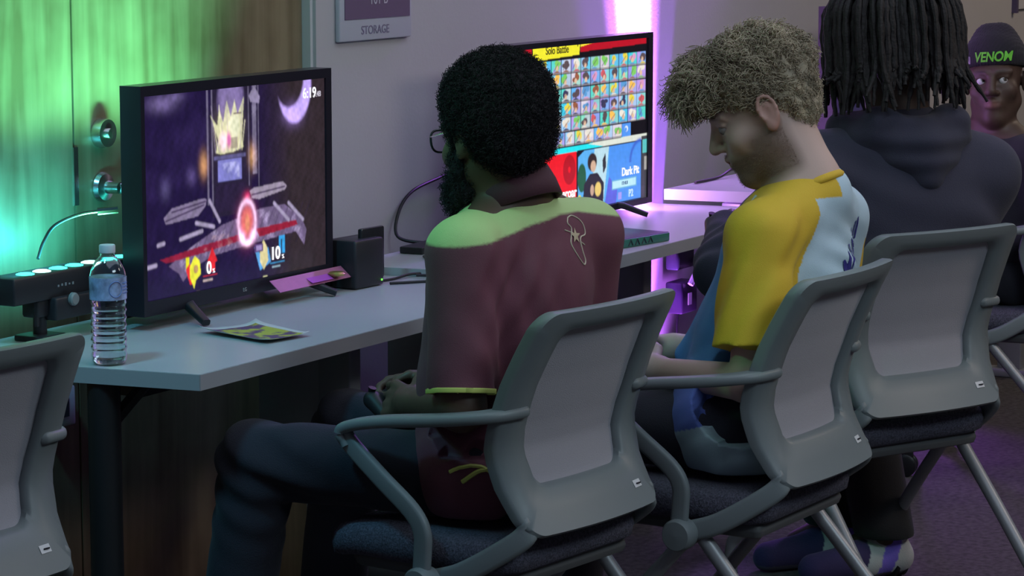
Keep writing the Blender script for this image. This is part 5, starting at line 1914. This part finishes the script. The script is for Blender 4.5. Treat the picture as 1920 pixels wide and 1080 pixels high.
v_, q_ = surf(lambda P: coreB(P) - fB(P), (4.58, 1.92, 0.46), (5.30, 2.40, 1.10), 0.0036)
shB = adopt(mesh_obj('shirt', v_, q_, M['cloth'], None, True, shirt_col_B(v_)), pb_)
bvB = bvh_of(shB)
collar('collar', K['neck'] + (0.0, 0.004, 0.0), 95, 0.070, 0.068, 0.016, -24, M['cloth'], pb_, (0.70, 0.44, 0.03), 6, 0.006)
decal_text('back_lettering', 'MAVUI', 0.066, (4.985, 1.9, 0.885), (0.88, 0.03, 0.47), (-0.47, 0, 0.88), (0.15, 0.99, 0), bvB, mat('print_navy', (0.045, 0.04, 0.26), 0.6), shB, 0.0015, 0.0006, 0.80, 0.25)
trousers(K, (0.020, 0.020, 0.032), M['cotton'], pb_, rt=0.076, seed=9)
for e in 'LR':
    shoe('shoe', K['an' + e], K['to' + e], M['cotton'], pb_, lambda v, h, d: np.where((v[:, 2:3] < 0.02), (0.3, 0.3, 0.3), (0.05, 0.03, 0.10)))
gamepad('dark game controller held low by the blond person', (4.915, 2.475, 0.655), 95)

# ---- the person in the navy hoodie -----------------------------------------------
pc_ = person('large person seen from behind in a dark navy hoodie with long black braided locks', (5.63, 2.17, 0))
Q = dict(hd=50, neck=(5.635, 2.165, 1.085), chest=(5.620, 2.150, 0.86), waist=(5.610, 2.150, 0.70), pelvis=(5.62, 2.155, 0.560),
         shL=(5.480, 2.290, 0.965), shR=(5.765, 2.020, 0.955), elL=(5.365, 2.450, 0.765), elR=(5.93, 2.13, 0.76),
         wrL=(5.600, 2.560, 0.835), wrR=(5.90, 2.38, 0.82), hipL=(5.56, 2.24, 0.55), hipR=(5.70, 2.12, 0.55),
         knL=(5.800, 2.600, 0.545), knR=(6.02, 2.43, 0.545), anL=(5.995, 2.440, 0.10), anR=(5.935, 2.30, 0.10),
         toL=(6.03, 2.56, 0.035), toR=(5.96, 2.42, 0.035))
Q = {k: (v if k == 'hd' else np.array(v, float)) for k, v in Q.items()}
for k in Q:
    if k != 'hd' and k[:2] not in ('an', 'to', 'wr'):
        Q[k] = Q[k] + np.array((0.110, 0.048, 0.0))
HC = Head((5.755, 2.248, 1.255), 55, -8, 0, 1.05)
SKC = (0.09, 0.052, 0.038)
pr = limbs(Q, 1.1, 1.1) + HC.prims(Q['neck'], 0.062)
pr += hand(Q['wrL'], (0.80, 0.45, 0.05), (0.2, -0.7, -0.6), -1, 0.8) + hand(Q['wrR'], (0.25, 0.90, 0.05), (-0.8, 0.1, -0.6), 1, 0.8)
adopt(blob('body', pr, M['skinA'], None, 0.0055, SKC), pc_)
C_ = axes(50)
hood = [EL(Q['chest'] + (0, 0, 0.0), (0.232, 0.150, 0.205), 0.04, '+', C_), EL(Q['waist'], (0.218, 0.132, 0.19), 0.06, '+', axes(62)),
        EL(Q['pelvis'] + (0, 0, 0.03), (0.205, 0.130, 0.125), 0.06, '+', axes(62)),
        RC(Q['neck'] + (0, 0, -0.05), Q['shL'], 0.088, 0.082, 0.05), RC(Q['neck'] + (0, 0, -0.05), Q['shR'], 0.088, 0.082, 0.05),
        RC(Q['shL'], Q['elL'], 0.085, 0.068, 0.04), RC(Q['shR'], Q['elR'], 0.085, 0.068, 0.04),
        RC(Q['elL'], Q['wrL'], 0.066, 0.044, 0.03), RC(Q['elR'], Q['wrR'], 0.066, 0.044, 0.03), PL((0, 0, 0.484), (0, 0, -1))]
HCOL = (0.038, 0.037, 0.062)
fC = folds(0.004, [(Q['shL'], (0.4, -0.3, 1), 0.07, 0.14, 0.005), (Q['chest'] + (0.0, -0.15, -0.1), (0.4, 0.1, 1), 0.09, 0.16, 0.005), (Q['elL'], (1, 0.2, 0.6), 0.05, 0.10, 0.006)], 61)
hoodie = adopt(blob('hoodie', hood, M['cotton'], None, 0.006, HCOL, fC), pc_)
# the hood lying folded on the back: a collar of cloth with a pointed drop
def wC(x, y, z):
    return Q['neck'] + C_ @ np.array([x, y, z])
hd_ = [RC(wC(-0.125, 0.03, -0.020), wC(-0.085, -0.075, -0.010), 0.036, 0.040, 0.03), RC(wC(0.125, 0.03, -0.020), wC(0.085, -0.075, -0.010), 0.036, 0.040, 0.03),
       RC(wC(-0.085, -0.075, -0.010), wC(0.0, -0.120, -0.050), 0.040, 0.044, 0.03), RC(wC(0.085, -0.075, -0.010), wC(0.0, -0.120, -0.050), 0.040, 0.044, 0.03),
       RC(wC(-0.12, -0.05, -0.055), wC(0.0, -0.130, -0.115), 0.028, 0.024, 0.05), RC(wC(0.12, -0.05, -0.055), wC(0.0, -0.130, -0.115), 0.028, 0.024, 0.05),
       EL(wC(0, -0.10, -0.06), (0.09, 0.05, 0.06), 0.03, '+', C_)]
adopt(blob('hood', hd_, M['cotton'], None, 0.005, HCOL, folds(0.003, [(wC(0, -0.1, -0.05), (0.1, 0, 1), 0.05, 0.12, 0.004)], 66)), pc_)
# braided locks
cap = [HC.el((0, -0.020, 0.045), (0.088, 0.104, 0.094), 0.02), HC.el((0, -0.050, 0.0), (0.082, 0.072, 0.09), 0.03), HC.el((0, 0.130, -0.01), (0.075, 0.07, 0.075), 0.01, '-')]
adopt(blob('hair', cap, M['hairdread'], None, 0.005, (0.02, 0.015, 0.013), lambda P: 0.003 * fnoise(P, 120, 3)), pc_)
V0 = []
rg = np.random.default_rng(8)
for k in range(150):
    az = rg.uniform(-205, 25) if k > 14 else rg.uniform(-230, 50)      # around the back and both sides
    el_ = rg.uniform(5, 80)
    a, e = math.radians(az), math.radians(el_)
    root = np.array([0.086 * math.cos(a) * math.cos(e), -0.020 + 0.102 * math.sin(a) * math.cos(e), 0.045 + 0.092 * math.sin(e)])
    out_ = np.array([math.cos(a), math.sin(a), 0])
    rad = 0.104 + 0.024 * rg.random() + 0.018 * (el_ / 80)
    endz = -0.110 + 0.050 * rg.normal() * 0.7
    endz = min(max(endz, -0.155), -0.03)
    mid = np.array([out_[0] * rad, -0.02 + out_[1] * rad * 1.02, 0.03 + 0.05 * (el_ / 80)])
    low = np.array([out_[0] * (rad + 0.012), -0.02 + out_[1] * (rad + 0.012), -0.06])
    end = np.array([out_[0] * (rad + 0.016) + 0.012 * rg.normal(), -0.02 + out_[1] * (rad + 0.02) + 0.010 * rg.normal(), endz])
    pts = [Vector(HC.w(*q)) for q in (root * 0.9, root * 1.12, mid, low, end)]
    P = catmull(pts, 9)
    r0 = 0.0062 + 0.0022 * rg.random()
    n_ = len(P)
    rads = [r0 * (1.0 + 0.22 * math.sin(i * 1.9 + k)) * (1.0 if i < n_ - 6 else 0.45 + 0.55 * (n_ - 1 - i) / 6) for i in range(n_)]
    V0.append((P, rads))
for i0 in range(0, 150, 1):
    P, rads = V0[i0]
    if i0 < 98:
        adopt(MB().tube(P, rads, 8).build('braided_lock', M['hairdread'], None), pc_)
mm = MB()
for P, rads in V0[98:]:
    mm.tube(P, rads, 8)
o_ = adopt(mm.build('braided_lock', M['hairdread'], None), pc_)
o_['kind'] = 'stuff'
trousers(Q, (0.012, 0.012, 0.014), M['cotton'], pc_, 0.095, 0.078, 0.070, 15, 0.006)
def shoe_col_C(v, h, d):
    t_ = (v - h) @ d + 0.35 * (v[:, 2] - 0.04)
    c = np.tile(np.array((0.50, 0.50, 0.50)), (len(v), 1))
    c[(t_ > 0.022) & (t_ < 0.060)] = (0.20, 0.13, 0.62)
    c[t_ > 0.100] = (0.05, 0.03, 0.10)
    c[v[:, 2] < 0.018] = (0.10, 0.08, 0.12)
    return c
sdir = {'L': np.array((-0.75, 0.6, 0)), 'R': np.array((-0.75, 0.6, 0))}
for e in 'LR':
    shoe('shoe', Q['an' + e], Q['an' + e] + sdir[e] * 0.1, M['cotton'], pc_, shoe_col_C)
gamepad('small game controller held over the table edge by the person in the hoodie', (5.715, 2.600, 0.835), 45)

# ---- the boy in the beanie ---------------------------------------------------------
pd_ = person('boy in a black beanie glancing up to the side, at the right edge', (7.30, 2.50, 0))
D = dict(hd=150, neck=(7.315, 2.540, 0.945), chest=(7.310, 2.53, 0.80), waist=(7.30, 2.52, 0.68), pelvis=(7.30, 2.50, 0.55),
         shL=(7.235, 2.400, 0.860), shR=(7.405, 2.62, 0.860), elL=(7.23, 2.33, 0.65), elR=(7.47, 2.58, 0.66),
         wrL=(7.14, 2.50, 0.62), wrR=(7.27, 2.62, 0.64), hipL=(7.22, 2.46, 0.54), hipR=(7.37, 2.56, 0.54),
         knL=(7.10, 2.80, 0.54), knR=(7.30, 2.88, 0.54), anL=(7.10, 2.84, 0.10), anR=(7.30, 2.92, 0.10),
         toL=(7.08, 2.94, 0.035), toR=(7.28, 3.02, 0.035))
D = {k: (v if k == 'hd' else np.array(v, float)) for k, v in D.items()}
HD = Head((7.300, 2.530, 1.070), 192, 2, -4, 0.97)
def skin_col_D(v):
    c = np.tile(np.array((0.085, 0.050, 0.037)), (len(v), 1))
    q = HD.local(v)
    x, y, z = np.abs(q[:, 0]), q[:, 1], q[:, 2]
    l = (np.clip(1.3 - np.hypot((z + 0.066) / 0.011, x / 0.022), 0, 1) * (y > 0.084) * (np.linalg.norm(q, axis=1) < 0.2))[:, None]
    c = c * (1 - l) + np.array((0.26, 0.13, 0.11)) * l
    b = (np.clip(1.3 - np.hypot((z - 0.026) / 0.004, (x - 0.030) / 0.019), 0, 1) * (y > 0.06))[:, None] * 0.85
    return c * (1 - b) + np.array((0.02, 0.014, 0.012)) * b
pr = limbs(D, 0.85, 0.85) + HD.prims(D['neck'], 0.048, 1.15, 1.25)
pr += hand(D['wrL'], (-0.3, 0.9, 0), (0, 0, -1), -1, 0.4) + hand(D['wrR'], (-0.6, 0.7, 0), (0, 0, -1), 1, 0.4)
adopt(blob('body', pr, M['skinA'], None, 0.0045, skin_col_D), pd_)
HD.eyes(pd_, (-0.62, 0.75, 0.30), (0.72, 0.70, 0.70), (0.02, 0.014, 0.01))
bn = [HD.el((0, -0.018, 0.056), (0.090, 0.106, 0.090), 0.02), HD.rc((-0.02, -0.03, 0.13), (0.02, -0.03, 0.13), 0.026, 0.026, 0.04),
      PL(HD.w(0, 0, 0.036), -HD.A[:, 2] + HD.A[:, 1] * 0.10, 0.006)]
beanie = adopt(blob('beanie', bn, M['cotton'], None, 0.004, (0.016, 0.014, 0.020), lambda P: 0.0012 * np.sin(HD.local(P)[:, 0] * 900)), pd_)
bvD = bvh_of(beanie)
decal_text('beanie_lettering', 'VENOM', 0.036, HD.w(-0.004, 0.10, 0.066), -HD.A[:, 0] * -1 * -1, HD.A[:, 2], -HD.A[:, 1], bvD, mat('print_green', (0.16, 0.62, 0.05), 0.6), beanie, 0.0015, 0.001, 0.80, 0.2)
pt_ = []
for x, z in ((0.068, 0.050), (0.060, 0.050), (0.060, 0.070), (0.068, 0.070)):
    pt_.append(cast(bvD, Vector(HD.w(x, 0.3, z)), -HD.A[:, 1], 0.0015))
pm = mesh_obj('beanie_patch', pt_, [(0, 1, 2, 3)], mat('patch_grey', (0.3, 0.28, 0.30), 0.7), beanie)
D_ = axes(150)
tee = [EL(D['chest'], (0.165, 0.11, 0.15), 0.03, '+', D_), EL(D['waist'], (0.155, 0.115, 0.15), 0.05, '+', D_), EL(D['pelvis'] + (0, 0, 0.02), (0.165, 0.12, 0.1), 0.05, '+', D_),
       RC(D['neck'] + (0, 0, -0.045), D['shL'], 0.058, 0.058, 0.03), RC(D['neck'] + (0, 0, -0.045), D['shR'], 0.058, 0.058, 0.03),
       RC(D['shL'], D['elL'], 0.060, 0.052, 0.03), RC(D['shR'], D['elR'], 0.060, 0.052, 0.03), RC(D['elL'], D['wrL'], 0.05, 0.036, 0.02), RC(D['elR'], D['wrR'], 0.05, 0.036, 0.02)]
teo = adopt(blob('sweatshirt', tee, M['cotton'], None, 0.006, (0.016, 0.016, 0.022), folds(0.003, [], 81)), pd_)
bvT = bvh_of(teo)
ribbon('shirt_mark', [(7.20, 2.30, 0.875), (7.205, 2.31, 0.884), (7.215, 2.30, 0.888)], 0.002, M['white'], teo, bvT, (0.95, 0.33, 0), 0.001)
trousers(D, (0.02, 0.02, 0.03), M['cotton'], pd_, 0.078, 0.062, 0.055, 19, 0.006)
for e in 'LR':
    shoe('shoe', D['an' + e], D['to' + e], M['cotton'], pd_, lambda v, h, d: np.tile(np.array((0.04, 0.04, 0.05)), (len(v), 1)))
